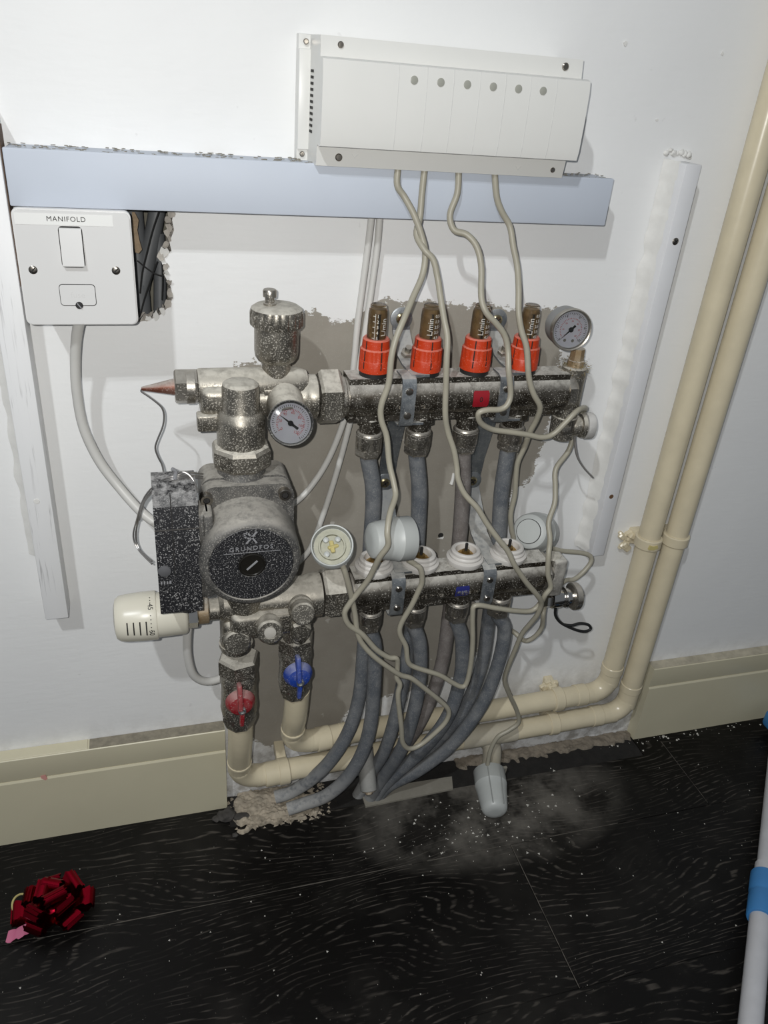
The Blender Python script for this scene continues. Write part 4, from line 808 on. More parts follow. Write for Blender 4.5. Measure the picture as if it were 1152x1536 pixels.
mb = MB(); mb.box((PX + .0002, fz - .0002, pz2), (.0125, .0008, .0018), .0002, 1, Matrix.Rotation(-.75, 3, 'Y')); obj('slot', mb, 'silverink', t, angle=0)
for q in ((309, 746, .1195), (426, 738, .1195)):
    p = W(*q); mb = MB(); mb.lathe(p, OUT, [(.0056, -.002), (.0056, .006), (.0050, .0068), (.0030, .0068), (.0028, .003)], 20, 0, (True, True)); s_ = obj('cap_screw', mb, 'screw', t); mb = MB(); mb.cyl(p + OUT * .004, p + OUT * .0066, .0028, 6); obj('socket', mb, 'dark', s_, angle=0)
# terminal box
mb = MB(); pr = [(-.100, .4150), (-.1440, .4150), (-.1480, .4185), (-.1490, .4600), (-.1480, .5020), (-.1440, .5240), (-.1375, .5325), (-.1180, .5355), (-.100, .5350)]
mb.prism(pr, (-.0052, 0, 0), V((0, 1, 0)), ZU, (.0365, 0, 0)); tb = obj('terminal_box', mb, 'pumpblack', t, angle=25)
mb = MB(); mb.strip([(-.1491, .4600), (-.1481, .5020), (-.1441, .5240), (-.1376, .5325)], .0088, .0097, .0006); obj('groove', mb, 'dark', tb, angle=0)
mb = MB(); mb.box((.013, -.1479, .5040), (.0362, .0012, .0010), .0003, 1); obj('seam', mb, 'rubble', tb, angle=0)
p = W(247, 857, .150); mb = MB(); mb.lathe((p.x, -.1496, p.z), OUT, [(.0056, 0), (.0052, .0012), (.002, .0022)], 24); obj('button', mb, simple('dark_grey_button', (.10, .10, .105), .45), tb)
mb = MB(); mb.lathe((.0205, -.128, .4160), V((0, 0, -1)), [(.0125, 0), (.0125, .0055), (.0105, .0070)], 26); obj('cable_gland', mb, 'pumpblack', tb)
p = W(249, 874, .149); obj('lettering', marksmb(4, .010, .0040, planar((p.x, -.1489, p.z), XU, ZU, OUT), .0004), 'silverink', tb, angle=0)
# lower body
t = thing('return_block', 'nickel valve block below the pump with hexagon plugs and a sight glass', 'valve', (.10, -.088, .36))
mb = MB()
mb.lathe((.050, LY, LZB - .001), XU, [(.0165, 0), (.0200, .004), (.0205, .085), (.0225, .092), (.0232, .0975), (.0232, .1025), (.0210, .104)], 32)
mb.box((.094, LY - .006, .3640), (.070, .044, .030), .008, 3)
mb.lathe((AX, -.09, .372), ZU, [(.0205, 0), (.0205, .026)], 28)
mb.box((.066, LY - .004, .3500), (.030, .036, .036), .010, 3); mb.cyl((.0665, LY, .352), (.0665, LY, .318), .0158, 28, .002); mb.lathe((.0665, LY, .328), V((0, 0, -1)), [(.0172, 0), (.0172, .004), (.0158, .005)], 28)
mb.cyl((.1290, LY, .362), (.1290, LY, .325), .0150, 26)
mb.lathe((.034, LY, .372), XU, [(.0115, 0), (.0125, .002), (.0125, .006), (.0110, .007), (.0110, .022)], 26)
obj('body', mb, 'nickel', t)
mb = MB(); mb.box((.1080, LY - .0275, .3705), (.030, .003, .011), .0008); pl_ = obj('name_plate', mb, 'nickel', t); obj('lettering', marksmb(6, .022, .0044, planar((.1080, LY - .0290, .3705), XU, ZU, OUT), .0005), 'nickel_clean', pl_, angle=0)
def plug(c, nrm, r, L, hexa, name, mat='nickel', cap='nickel'):
    n_ = V(nrm).normalized(); c = V(c); mb = MB()
    mb.lathe(c - n_ * L, n_, [(r * 1.08, 0), (r * 1.10, L * .3), (r * 1.02, L * .35), (r * 1.1, L * .4), (r * 1.02, L * .45)], 28)
    mb.lathe(c - n_ * L * .55, n_, [(r, 0), (r, L * .48), (r * .88, L * .55)], 6 if hexa else 28, .3); return obj(name, mb, mat, t, angle=25)
nd_ = V((-.05, -.86, .25))
plug(W(455, 922, .128), nd_, .0118, .024, False, 'round_plug'); plug(W(452, 949, .120), (-.05, -.9, .05), .0108, .024, True, 'hex_plug'); plug(W(356, 966, .116), (-.05, -.93, .18), .0132, .022, False, 'front_plug')
sgc = W(405, 948, .126); n2 = V((-.05, -.88, .2)).normalized()
mb = MB(); mb.lathe(sgc - n2 * .024, n2, [(.0125, 0), (.0142, .010), (.0142, .016), (.0128, .018), (.0128, .024), (.0110, .026), (.0070, .026), (.0065, .024)], 30); sg = obj('sight_glass', mb, 'nickel', t)
mb = MB(); mb.lathe(sgc, n2, [(.0062, .001), (.0058, .0024), (.002, .0036)], 20); obj('glass_eye', mb, simple('milky_glass', (.42, .40, .36), .15), sg)
# thermostatic head
t = thing('thermostatic_head', 'cream white thermostatic head with slots and numbers, left of the pump base', 'thermostat', (-.01, LY, .372))
hz, hy = .3720, -.086; hax = V((-1, 0.02, -.02)).normalized(); ho = V((.0200, hy, hz))
mb = MB(); mb.lathe(ho, hax, [(.0185, 0), (.0205, .001), (.0218, .003), (.0222, .028), (.0225, .0292), (.0238, .0296)], 44, 0, (True, False)); obj('head_collar', mb, 'thermo', t)
mb = MB(); mb.lathe(ho, hax, [(.0238, .0292), (.0243, .0305), (.0241, .044), (.0232, .058), (.0222, .064), (.0195, .0675), (.014, .0690), (.005, .0694)], 44); hd = obj('dial_grip', mb, 'thermo', t)
u_, w_, a_h = frame(hax)
def onhead(h0, ang, r):
    def fn(c):
        t_ = ang + c.y / r; return ho + hax * (h0 - c.x) + (OUT * math.cos(t_) + ZU * math.sin(t_)) * (r + c.z)
    return fn
mb = MB()
for k in range(4):
    for a in (.15,):
        f_ = onhead(.0395 + k * .0058, a, .0243 - .0004 * k)
        mb.add([f_(V((-.0006, -.0085 + .0006 * k, .0007))), f_(V((.0006, -.0085 + .0006 * k, .0007))), f_(V((.0006, .0065, .0007))), f_(V((-.0006, .0065, .0007))), f_(V((-.0006, 0, .0007))), f_(V((.0006, 0, .0007)))], [(0, 1, 5, 4), (4, 5, 2, 3)])
obj('slot', mb, 'dark', hd, angle=0)
def turn(fn): return lambda c: fn(V((c.y, -c.x, c.z)))
mb = MB()
for s, a in (('45', .98), ('50', -.12)): tm = textmb(s, .0068, turn(onhead(.0350, a, .0243)), .0003); mb.add(tm.v, tm.f)
for a in (1.5, 1.36, 1.24, .72, .56, .40, .24, .10): tm = textmb('.', .009, onhead(.0350, a, .0243), .0003); mb.add(tm.v, tm.f)
obj('lettering', mb, 'ink', hd, angle=0)
mb = MB(); hexnut(mb, (.0190, hy, hz), (.0300, hy, hz), .0172, .1); mb.lathe((.0285, hy, hz), XU, [(.0125, 0), (.0125, .010)], 24); nt_ = obj('chrome_nut', mb, 'chrome', t, angle=20)
mb = MB(); mb.lathe((.0300, hy, hz), XU, [(.0135, 0), (.0138, .001), (.0138, .009), (.0130, .010)], 24); obj('brass_ring', mb, 'dullbrass', t)
# ball valves
def ball_valve(label, x, y, ztop, zbot, lev, levmat, s):
    t = thing('ball_valve', label, 'valve', (x, y, zbot))
    H = ztop - zbot; mb = MB()
    hexnut(mb, (x, y, ztop), (x, y, ztop - H * .24), .0205 * s, .39 if 0 else .3); mb.v = mb.v
    mb.lathe((x, y, ztop - H * .22), V((0, 0, -1)), [(.0172 * s, 0), (.0186 * s, .004), (.0190 * s, H * .12), (.0178 * s, H * .18), (.0182 * s, H * .40), (.0190 * s, H * .50), (.0180 * s, H * .58)], 28)
    mb.lathe((x, y, ztop - H * .78), V((0, 0, -1)), [(.0184 * s, 0), (.0190 * s, .004), (.0186 * s, H * .10), (.0150 * s, H * .22)], 8, .39); obj('valve_body', mb, 'nickel', t, angle=25)
    mb = MB(); mb.lathe((x, y, ztop - H * .745), V((0, 0, -1)), [(.0176 * s, 0), (.0180 * s, .0025), (.0174 * s, .005)], 28); obj('thread_ring', mb, 'brass', t)
    c = V((lev[0], y - .0185 * s, lev[1])); mb = MB(); mb.cyl(c + V((0, .006, 0)), c + V((0, -.008, 0)), .0078 * s, 22); obj('stem', mb, 'nickel_clean', t)
    q = c + V((0, -.008, 0)); mb = MB(); mb.lathe(q, OUT, [(.0142, 0), (.0155, .001), (.0150, .0045), (.0115, .0095), (.006, .0115)], 30)
    mb.box(q + V((-.001, -.0085, .0125)), (.0052, .0125, .0290), .0020, 2, Matrix.Rotation(-.30, 3, 'X')); mb.box(q + V((.001, -.0085, -.0150)), (.0048, .0075, .0230), .0018, 2, Matrix.Rotation(.06, 3, 'Y')); lv = obj('lever', mb, levmat, t)
    mb = MB(); mb.lathe(q + V((.0005, -.0108, -.0025)), OUT, [(.0040, -.003), (.0040, .004), (.0034, .0046), (.0022, .0046), (.0020, .003)], 18); obj('lever_screw', mb, 'zinc', lv); return t
pr_ = W(361, 1064, .125); pb_ = W(449, 1024, .125)
ball_valve('nickel ball valve with a red butterfly lever, lower left above the cream elbow', .0690, -.0840, .3080, .2120, (pr_.x + .001, pr_.z), 'redlever', 1.06)
ball_valve('nickel ball valve with a blue butterfly lever, right of the red one', .1295, -.0840, .3280, .2440, (pb_.x + .001, pb_.z), 'bluelever', .95)
# cream supply pipes
HA, HB = .0800, .1240
def cream(name, label, segs, r, cols, mat='cream', slv=None):
    t = thing(name, label, 'pipe', segs[0]); mb = MB(); mb.tube(segs, r, 18, 8); obj('pipe', mb, mat, t, angle=60)
    for c, d, rr, L in cols:
        mb = MB(); c = V(c); d = V(d).normalized(); mb.lathe(c - d * L / 2, d, [(rr - .0006, 0), (rr, .0008), (rr, L - .0008), (rr - .0006, L)], 24); obj('joint_ring', mb, mat, t)
    return t
def bend(a, corner, b, rad, n=7):           # points along a rounded corner
    a, c, b = V(a), V(corner), V(b); u = (a - c).normalized(); w = (b - c).normalized(); out = []
    for k in range(n + 1):
        t_ = k / n; out.append((c + u * rad) * (1 - t_) ** 2 + c * 2 * t_ * (1 - t_) + (c + w * rad) * t_ ** 2)
    return out
VYA, VYB = -.025, -.025
xA, xB = .5845, .6245
zA, zB = .1180, .0760
zA, zB = .1175, .0718
pa = [V((.1335, -.082, .2480)), V((.1338, -.072, .20))] + bend((.1342, -.060, .19), (.1350, -.044, .1250), (.25, -.033, .1200), .032) + [V((.25, -.0315, .1185)), V((.42, -.029, zA))] + bend((.42, -.027, zA), (xA, -.025, zA), (xA, -.025, .4), .030) + [V((xA, -.025, .30)), V((xA, -.025, .6)), V((xA, -.025, 1.3))]
cream('supply_pipe', 'cream painted pipe from the blue valve, the inner of two rising at right', pa, .0138, [((.1345, -.0575, .165), (0, -.25, 1), .0146, .004), ((.176, -.0395, .1220), (1, .08, 0), .0152, .018), ((.203, -.0370, .1208), (1, .08, 0), .0149, .010), ((.543, -.0255, zA), (1, 0, 0), .0149, .016), ((xA, -.025, .159), (0, 0, 1), .0149, .012)])
pb2 = [V((.0705, -.082, .2160)), V((.0708, -.072, .17))] + bend((.0712, -.060, .15), (.0715, -.042, .0770), (.25, -.033, .0730), .034) + [V((.25, -.0315, .0725)), V((.42, -.029, zB))] + bend((.5, -.026, zB), (xB, -.025, zB), (xB, -.025, .4), .032) + [V((xB, -.025, .30)), V((xB, -.025, .6)), V((xB, -.025, 1.3))]
cream('supply_pipe', 'cream painted pipe from the red valve, the outer of two rising at right', pb2, .0140, [((.0713, -.0545, .120), (0, -.2, 1), .0148, .004), ((.112, -.0405, .0755), (1, .06, 0), .0154, .018), ((.578, -.0255, zB), (1, 0, 0), .0150, .016), ((xB, -.025, .119), (0, 0, 1), .0150, .012)])
# tee stub from the lower pipe into the floor
p0 = W(735, 1110, .030)
t = thing('floor_stub', 'cream tee branch dropping from the lower pipe into the floor behind the fallen actuator', 'pipe', (p0.x, -.03, 0))
mb = MB(); mb.tube([(p0.x - .018, -.0285, .0718), (p0.x - .004, -.030, .062), (p0.x + .004, -.034, .045), (p0.x + .006, -.036, .010), (p0.x + .006, -.036, -.012)], .0130, 18, 6); obj('branch', mb, 'creamdirty', t, angle=60)
mb = MB(); mb.tube([(p0.x - .045, -.0290, .0720), (p0.x + .035, -.0285, .0716)], .0150, 20, 3); obj('tee_sleeve', mb, 'creamdirty', t, angle=60)
mb = MB(); mb.box((p0.x + .012, -.050, .012), (.020, .004, .034), .001, 1, Matrix.Rotation(.12, 3, 'X')); obj('tape_band', mb, 'offcut', t, label='grey ribbed tape over the branch')
# capped stub
p0 = W(552, 1150, .055); p1 = W(553, 1186, .068)
t = thing('capped_stub', 'short grey pipe stub with a brass plugged end, sticking out beside the pipe bundle', 'pipe', p1)
mb = MB(); mb.cyl(p0 + V((0, .02, .014)), p1, .0108, 22, .001); obj('stub', mb, dusty('dusty_grey_stub', (.20, .20, .19), .6, 0, dust=(.42, .41, .38), speck=.5, film=.5, up=.8), t)
dr = (p1 - p0 - V((0, .02, .014))).normalized(); mb = MB(); mb.lathe(p1, dr, [(.0085, -.001), (.0085, .001), (.0045, .0012), (.0045, .004), (.003, .005)], 18); obj('plug_end', mb, 'dullbrass', t)
# pipe clips
def clip(label, c, d, r, w, base):
    t = thing('pipe_clip', label, 'pipe clip', base, 'cream pipe clips'); c = V(c); d = V(d).normalized(); b_ = V(base)
    mb = MB(); mb.lathe(c - d * w / 2, d, [(r - .0012, 0), (r, .0012), (r, w - .0012), (r - .0012, w)], 26); obj('band', mb, 'cream', t)
    n_ = (b_ - c).normalized(); mb = MB(); s = d.cross(n_); m_ = Matrix((d, s, n_)).transposed(); mb.box((c + b_) / 2 + n_ * .004, (w * .9, r * .9, (b_ - c).length), .0015, 2, m_); obj('foot', mb, 'cream', t); return t
clip('white plastic clip on the lower cream pipe near the red valve', (.127, -.0395, .0752), (1, .05, 0), .0168, .014, (.127, -.001, .0800))
xc = W(836, 1052, .03).x
clip('cream clip with torn paint, on the upper level pipe', (xc, -.0265, zA), (1, 0, 0), .0164, .014, (xc - .004, -.001, zA + .012)); clip('cream clip on the lower level pipe near floor', (xc + .002, -.0265, zB), (1, 0, 0), .0164, .014, (xc + .002, -.001, zB))
zc = W(965, 822, .04).z
clip('chipped cream clip on the inner upright pipe', (xA, -.025, zc), (0, 0, 1), .0168, .014, (xA - .005, -.001, zc)); clip('cream clip on the outer upright pipe', (xB, -.025, zc), (0, 0, 1), .0168, .014, (xB, -.001, zc))
mb = MB(); mb.prism([(-.007, -.0025), (.001, -.0035), (.006, -.001), (.004, .003), (-.002, .002), (-.006, .003)], (xA - .002, -.0423, zc), XU, ZU, (0, .003, 0)); obj('paint_chip', mb, 'yellow', bpy.data.objects['pipe_clip.003'], angle=0, label='chip baring yellowed plastic')
mb = MB(); c = W(945, 812, .006)
for k in range(16): mb.box(c + V((random.uniform(-.014, .02), random.uniform(-.003, .004), random.uniform(-.010, .012))), (random.uniform(.006, .016), .006, random.uniform(.004, .012)), .0015, 1, Matrix.Rotation(random.uniform(-.8, .8), 3, 'Y'))
obj('filler_blob', mb, 'cream', wall, angle=0, label='lump of painted filler behind the upright pipe clip')
mb = MB(); c = W(822, 1030, .006)
for k in range(14): mb.box(c + V((random.uniform(-.012, .012), random.uniform(-.006, .003), random.uniform(-.012, .012))), (random.uniform(.004, .012), .006, random.uniform(.004, .012)), .0012, 1, Matrix.Rotation(random.uniform(-.8, .8), 3, 'Y'))
obj('filler_blob', mb, 'cream', wall, angle=0, label='lump of torn filler above the level pipe clip')

# ================================================================== ACTUATORS AND THEIR CABLES
def actuator(label, c, axis, L, r, opened=True, closed_ring=False, cutdir=None, tapered=.80):
    """c: centre of the open rim; axis: from closed end towards the open rim"""
    a = V(axis).normalized(); c = V(c)
    t = thing('valve_actuator', label, 'actuator', c - a * L / 2, 'grey valve actuators')
    mb = MB(); prof = [(r * .30, -L), (r * tapered * .72, -L * .985), (r * tapered * .93, -L * .93), (r * tapered, -L * .84), (r * .93, -L * .5), (r, -L * .33), (r * 1.01, -L * .325), (r, -L * .31), (r * 1.01, 0), (r * .985, .0008)]
    if opened: prof += [(r * .93, .0006), (r * .90, -.004), (r * .88, -.0075), (r * .72, -.0080)]
    mb.lathe(c, a, prof, 44, 0, (True, True)); sh = obj('shell', mb, 'actuator', t, angle=35)
    if opened:
        mb = MB(); mb.lathe(c, a, [(r * .87, -.0078), (r * .86, -.0066), (r * .66, -.0066), (r * .64, -.0035), (r * .56, -.0035), (r * .54, -.009)], 36, 0, (True, True)); so = obj('socket', mb, 'actuatorin', t)
        u, w, _ = frame(a); mb = MB(); q = c - a * .0062
        mb.box(q, (r * .20, r * .62, r * .16), .0008, 1, Matrix.Rotation(.5, 3, 'X')); mb.box(q + u * r * .05, (r * .55, r * .18, r * .16), .0008, 1, Matrix.Rotation(.3, 3, 'Z')); obj('plunger', mb, 'yellow', so)
        for an in (1.0, 2.4, 4.2):
            mb = MB(); q = c + (u * math.cos(an) + w * math.sin(an)) * r * .44 - a * .0066; mb.lathe(q, a, [(r * .15, 0), (r * .13, .0016), (r * .05, .0022)], 14); obj('claw', mb, 'actuator', so)
    if closed_ring:
        mb = MB(); mb.lathe(c - a * L, a, [(r * .60, .004), (r * .60, -.0006), (r * .55, -.0006)], 40, 0, (False, True)); obj('ring_line', mb, 'dark', sh, angle=0)
        mb = MB(); mb.lathe(c - a * L, a, [(r * .57, .002), (r * .57, -.0009), (r * .2, -.0011)], 40); obj('end_disc', mb, 'actuator', t, angle=0)
    return t
tc_ = CAM
c1 = W(498, 818, .126); ax1 = (CAM - c1).normalized() + V((-.04, 0, .28)); t = actuator('grey actuator with its open socket facing out, resting left of the lower bar', c1, ax1, .036, .0202)
mb = MB(); u, w, a = frame(ax1.normalized()); mb.box(W(513, 843, .127), (.009, .006, .008), .002, 2); obj('cable_boss', mb, 'actuator', t)
c2 = W(613, 807, .122); t = actuator('grey actuator lying on its side across the first two white adapters', c2, (.97, .12, -.09), .0420, .0215, tapered=.84)
c3 = W(793, 797, .060); a3 = V((.68, .62, -.48)); t = actuator('grey actuator wedged behind the right end of the lower bar', c3 + a3.normalized() * .044, a3, .044, .0235, False, True, None, .88)
c4a = W(724, 1163, .030); fb = V((.3960, -.108, .0185)); ft = V((.4090, -.054, .0260))
t = actuator('grey actuator lying on the dusty floor at the end of its cable', ft, (ft - fb), .062, .0215, False, False, None, .82)
mb = MB(); d_ = (ft - fb).normalized()
for s in (-.35, .45):
    pts_l = []
    for k in range(8):
        h = -.058 * k / 7; rr = .0219 * (1 if k < 3 else 1 - .03 * (k - 2)) + .0003; u, w, a = frame(d_); ang_dir = (V((s, -.3, .9)) - d_ * V((s, -.3, .9)).dot(d_)).normalized(); pts_l.append(ft + d_ * h + ang_dir * rr)
    mb.tube(pts_l, .0007, 6, 2)
obj('seam_ridge', mb, simple('seam_grey', (.28, .29, .28), .5), t)
CG = 'greige actuator cables'
cable('actuator_cable', [(597, 252, .043), (596, 278, .0445), (607, 296, .046), (621, 322, .052), (632, 352, .056), (638, 380, .060), (634, 412, .066), (620, 445, .076), (608, 474, .088), (594, 508, .096), (587, 537, .099), (583, 575, .099), (572, 608, .099), (572, 630, .099), (580, 655, .100), (584, 695, .104), (591, 726, .112), (593, 745, .120), (585, 770, .138), (581, 798, .150), (582, 818, .151), (569, 837, .146), (554, 867, .134), (538, 888, .128), (524, 906, .126), (517, 920, .125), (523, 937, .124), (543, 951, .122), (564, 974, .120), (583, 986, .118), (595, 988, .117), (596, 1002, .115), (595, 1016, .116), (600, 1027, .117), (597, 1045, .117), (602, 1090, .116), (604, 1113, .114), (614, 1123, .112), (631, 1117, .110), (652, 1100, .110), (669, 1082, .110), (673, 1066, .111), (661, 1052, .112), (640, 1035, .114), (618, 1018, .116), (602, 1013, .118), (587, 1004, .120), (564, 987, .121), (547, 970, .121), (537, 952, .121), (532, 918, .122), (526, 890, .126), (518, 860, .130), (512, 844, .130)], .0029, 'cable', 'greige cable, leftmost from the control box, ending at the open socketed actuator', 'cable', None, 10)
cable('actuator_cable', [(637, 253, .043), (633, 290, .0445), (630, 325, .047), (625, 352, .052), (636, 374, .062), (650, 390, .066), (657, 420, .070), (660, 440, .076), (666, 478, .088), (671, 506, .094), (670, 540, .098), (669, 575, .098), (668, 621, .097), (672, 648, .096), (681, 676, .098), (685, 699, .100), (687, 718, .103), (697, 741, .108), (716, 762, .114), (730, 785, .118), (747, 808, .122), (762, 827, .124), (772, 848, .126), (789, 873, .124), (806, 893, .120), (812, 905, .114), (806, 922, .108), (795, 936, .100), (783, 951, .092), (772, 976, .084), (760, 1005, .076), (757, 1022, .072), (764, 1042, .066), (774, 1063, .060), (778, 1083, .058), (764, 1095, .058), (747, 1105, .058), (737, 1122, .058), (732, 1142, .058), (729, 1170, .056)], .0029, 'cable', 'greige cable, second from the control box, running down to the actuator on the floor', 'cable', None, 10)
cable('actuator_cable', [(688, 256, .043), (686, 290, .0445), (675, 322, .046), (681, 345, .050), (700, 352, .054), (715, 370, .060), (722, 400, .066), (722, 445, .078), (729, 468, .084), (744, 485, .086), (757, 503, .086), (762, 526, .088), (763, 556, .094), (766, 590, .094), (761, 607, .096), (750, 614, .096), (731, 615, .096), (718, 620, .095), (721, 634, .092), (738, 644, .088), (765, 648, .088), (792, 652, .088), (813, 656, .088), (830, 651, .088), (848, 634, .089), (866, 616, .086), (878, 612, .066), (872, 622, .050), (863, 645, .050), (853, 676, .054), (834, 703, .062), (833, 730, .070), (832, 755, .078), (823, 783, .088), (825, 808, .100), (823, 831, .110), (822, 860, .112), (826, 880, .112), (818, 892, .112), (811, 904, .108), (797, 916, .108), (772, 916, .110), (743, 912, .112), (714, 908, .113), (709, 922, .112), (709, 963, .110), (706, 997, .108), (700, 1024, .107), (692, 1030, .107), (677, 1023, .107), (658, 1012, .108), (623, 1001, .109), (612, 992, .110), (609, 970, .111), (600, 951, .112), (602, 935, .113), (617, 909, .118), (628, 886, .122), (633, 872, .124), (631, 854, .126), (622, 846, .126), (612, 840, .125)], .0029, 'cable', 'greige cable, third from the control box, circling the lower pipes to the lying actuator', 'cable', None, 10)
cable('actuator_cable', [(742, 259, .043), (745, 295, .0445), (753, 318, .046), (765, 340, .048), (770, 370, .054), (776, 400, .062), (778, 434, .074), (778, 468, .084), (782, 495, .088), (790, 522, .092), (793, 564, .094), (800, 590, .094), (810, 610, .092), (805, 629, .084), (795, 648, .076), (787, 670, .070), (777, 692, .066), (774, 713, .064), (772, 743, .062), (766, 770, .060), (767, 793, .058), (770, 812, .056), (765, 860, .052), (757, 910, .048), (757, 938, .050), (772, 949, .062), (787, 961, .074), (802, 955, .080), (813, 940, .084), (815, 920, .088), (820, 900, .070), (835, 882, .060), (848, 871, .058), (861, 869, .056), (874, 859, .054), (886, 844, .052), (885, 834, .050), (871, 829, .050), (841, 826, .052), (815, 818, .054)], .0029, 'cable', 'greige cable, rightmost from the control box, looping behind the right end of the lower bar', 'cable', None, 10)

# ================================================================== FLOOR THINGS
# crumpled red foil bow
rnd = random.Random(11); fc = V((-.1440, -.126, .004))
t = thing('foil_bow', 'crumpled shiny dark red foil bow lying on the floor at lower left', 'bow', (fc.x, fc.y, 0))
def ribbon(pts, width, side, name, mat, label=None):
    P = smoothed(pts, 5); vs = []; fs = []
    for i, p in enumerate(P):
        w = side * width * .5 * (1 + .12 * math.sin(i * 1.7)); q = p + V((rnd.uniform(-1, 1), rnd.uniform(-1, 1), rnd.uniform(-1, 1))) * .0009
        for k_ in (-1, 1):
            x = q + w * k_; x.z = max(x.z, .0008); vs.append(x)
    for i in range(len(P) - 1): fs.append((2 * i, 2 * i + 1, 2 * i + 3, 2 * i + 2))
    nv = len(vs); vs += [v + V((.0002, .0002, .0004)) for v in vs]; fs += [tuple(nv + q for q in f[::-1]) for f in fs]
    mb = MB(); mb.add(vs, fs); obj(name, mb, mat, t, angle=50, fix=False, label=label)
for ring_, n_, el, R_ in ((0, 6, .14, .042), (1, 5, .55, .038), (2, 3, 1.0, .034)):
    for k in range(n_):
        a = 6.283 * k / n_ + ring_ * .5 + rnd.uniform(-.25, .25); e = el + rnd.uniform(-.1, .15); d = V((math.cos(a) * math.cos(e), math.sin(a) * math.cos(e) * .82, math.sin(e))); up_ = V((-math.cos(a) * math.sin(e), -math.sin(a) * math.sin(e), math.cos(e))); sd = d.cross(up_).normalized(); L_ = R_ * rnd.uniform(.85, 1.08); h_ = rnd.uniform(.007, .012); o_ = fc + V((0, 0, .006 + .006 * ring_))
        ribbon([o_, o_ + d * L_ * .5 - up_ * h_ * .35, o_ + d * L_ * .92 - up_ * h_ * .3, o_ + d * L_ + up_ * h_ * .35, o_ + d * L_ * .85 + up_ * h_, o_ + d * L_ * .4 + up_ * h_ * .8, o_ + d * L_ * .08 + up_ * h_ * .2], rnd.uniform(.018, .024), sd, 'ribbon_loop', 'foil')
mb = MB(); b_ = bmesh.new(); bmesh.ops.create_icosphere(b_, subdivisions=2, radius=.016)
for v in b_.verts: v.co = V((v.co.x, v.co.y, max(v.co.z * .9 + .012, .001))) + V((fc.x, fc.y, 0))
mb.bm(b_); obj('bow_core', mb, 'foil', t, angle=20)
p = W(16, 1388, .40); ribbon([fc + V((-.022, -.014, .003)), fc + V((-.032, -.018, .004)), fc + V((-.046, -.020, .003))], .012, V((.2, .9, .3)).normalized(), 'ribbon_tail', 'pink', 'matt pink inner side of ribbon end')
mb = MB(); mb.tube([fc + V((-.032 - .010 * math.sin(a), .014 * math.cos(a) + .010, .010 + .006 * math.sin(a))) for a in [k * .4 for k in range(8)]], .0012, 6, 3); obj('gold_edge', mb, 'yellow', t)
# mop
t = thing('mop', 'white mop pole with blue sleeves lying over the dark floor at right edge', 'mop', (.70, -.26, 0))
A = V((.512, -.505, .115)); B = V((.955, -.050, .0300)); d = (B - A).normalized()
PA = W(1126, 1536, .43); PB = W(1148, 1300, .27)
d = (PB - PA).normalized()
mb = MB(); mb.cyl(PA - d * .30, PB, .0120, 24); obj('lower_tube', mb, 'polewhite', t)
q = W(1143, 1386, .33); L_ = (PB - PA).length
s0 = PA + d * L_ * .62; 
mb = MB(); mb.lathe(s0, d, [(.0148, 0), (.0156, .0015), (.0156, .030), (.0150, .034), (.0150, .036), (.0158, .038), (.0158, .066), (.0140, .068)], 28); sl_ = obj('blue_sleeve', mb, 'poleblue', t)
mb = MB(); mb.lathe(s0 + d * .033 + V((-.010, -.012, .006)), V((-.6, -.7, .3)), [(.0030, -.004), (.0030, .0012), (.002, .0018)], 14); obj('rivet', mb, 'nickel_clean', sl_)
mb = MB(); mb.cyl(s0 + d * .05, s0 + d * .40, .0100, 24); obj('upper_tube', mb, 'polewhite', t)
e_ = W(1166, 1082, .052); mb = MB(); mb.box(e_, (.030, .030, .030), .006, 2); obj('joint_block', mb, 'poleblue', t, label='blue joint at the far end by the skirting')
# offcut of board
mb = MB(); mb.prism([(.2350, -.0560), (.3600, -.0520), (.3660, -.0310), (.2350, -.0290)], (0, 0, -.0005), XU, V((0, 1, 0)), (0, 0, .0032)); tag(obj('board_offcut', mb, 'offcut', org=(.30, -.042, 0)), 'thin dusty grey board offcut lying on the floor under the pipe bundle', 'offcut')
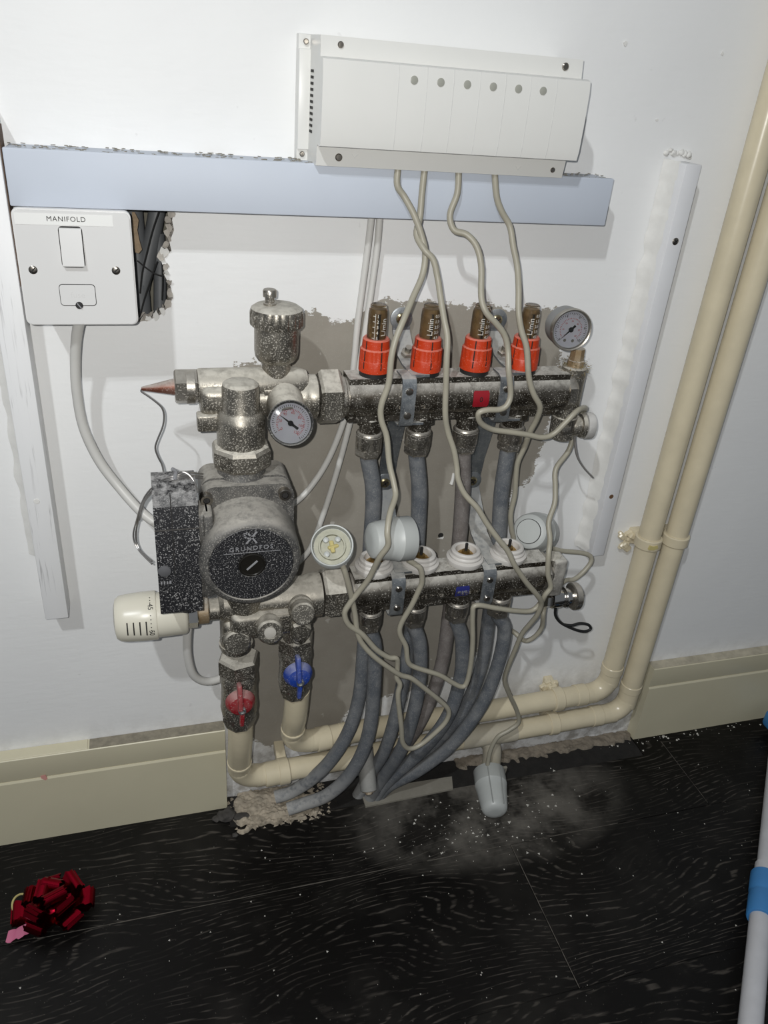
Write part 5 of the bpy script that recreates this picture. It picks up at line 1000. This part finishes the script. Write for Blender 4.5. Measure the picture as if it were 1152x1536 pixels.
# rubble lumps
for (px, py, s, lab) in ((340, 1222, .012, 'dark lump of rubble at the cut end of the left skirting'), (362, 1224, .009, 'small dark stone on the floor beside the mortar patch'), (352, 1250, .004, 'tiny grey stone on the dark boards below the mortar'), (325, 1226, .006, 'small grey stone under the end of the left skirting')):
    r_f = RX * ((px - 576) / FPX) + RD * ((py - 768) / FPX) + RF; p = CAM + r_f * (-CAM.z / r_f.z)
    b_ = bmesh.new(); bmesh.ops.create_icosphere(b_, subdivisions=2, radius=1.0)
    for v in b_.verts: v.co = V((v.co.x * s, v.co.y * s * .8, v.co.z * s * .6)) * (1 + .5 * mn.noise(v.co * 1.6 + V((px, 0, 0)))) + p + V((0, -.004, s * .35)); v.co.z = max(v.co.z, .0003)
    mb = MB(); mb.bm(b_); tag(obj('rubble_lump', mb, 'rubble', angle=0, org=p), lab, 'stone')
mb = MB()
def crumb(x, y, s, z=0.0):
    p = V((x, y, z)); a = random.uniform(0, 6.28); e = [p + V((math.cos(a + k * 2.1) * s, math.sin(a + k * 2.1) * s, 0)) for k in range(3)] + [p + V((random.uniform(-.4, .4) * s, random.uniform(-.4, .4) * s, s * random.uniform(.5, 1)))]
    mb.add(e, [(0, 1, 3), (1, 2, 3), (2, 0, 3)])
for k in range(150): crumb(random.gauss(.38, .07), random.gauss(-.112, .025), random.choice((.0006, .0007, .0009, .0012, .002)) * random.uniform(.7, 1.3))
for k in range(260): crumb(random.uniform(-.25, .95), -abs(random.gauss(0, .22)) - .055, random.choice((.0005, .0006, .0007, .0014)) * random.uniform(.6, 1.2))
for k in range(60): crumb(random.uniform(.6, 1.0), -.02 - abs(random.gauss(0, .008)), random.choice((.0006, .001, .002)))
o = tag(obj('floor_crumbs', mb, 'crumb', angle=0, fix=False), 'scatter of pale plaster crumbs over the dark floorboards', 'debris'); o['kind'] = 'stuff'
mb = MB()
for k in range(240): crumb(random.uniform(.06, .19), random.uniform(-.060, -.002), random.uniform(.0008, .004), random.uniform(-.001, .002))
o = tag(obj('mortar_crumbs', mb, 'mortar', angle=0, fix=False), 'heap of broken mortar crumbs beside the cut skirting', 'debris'); o['kind'] = 'stuff'
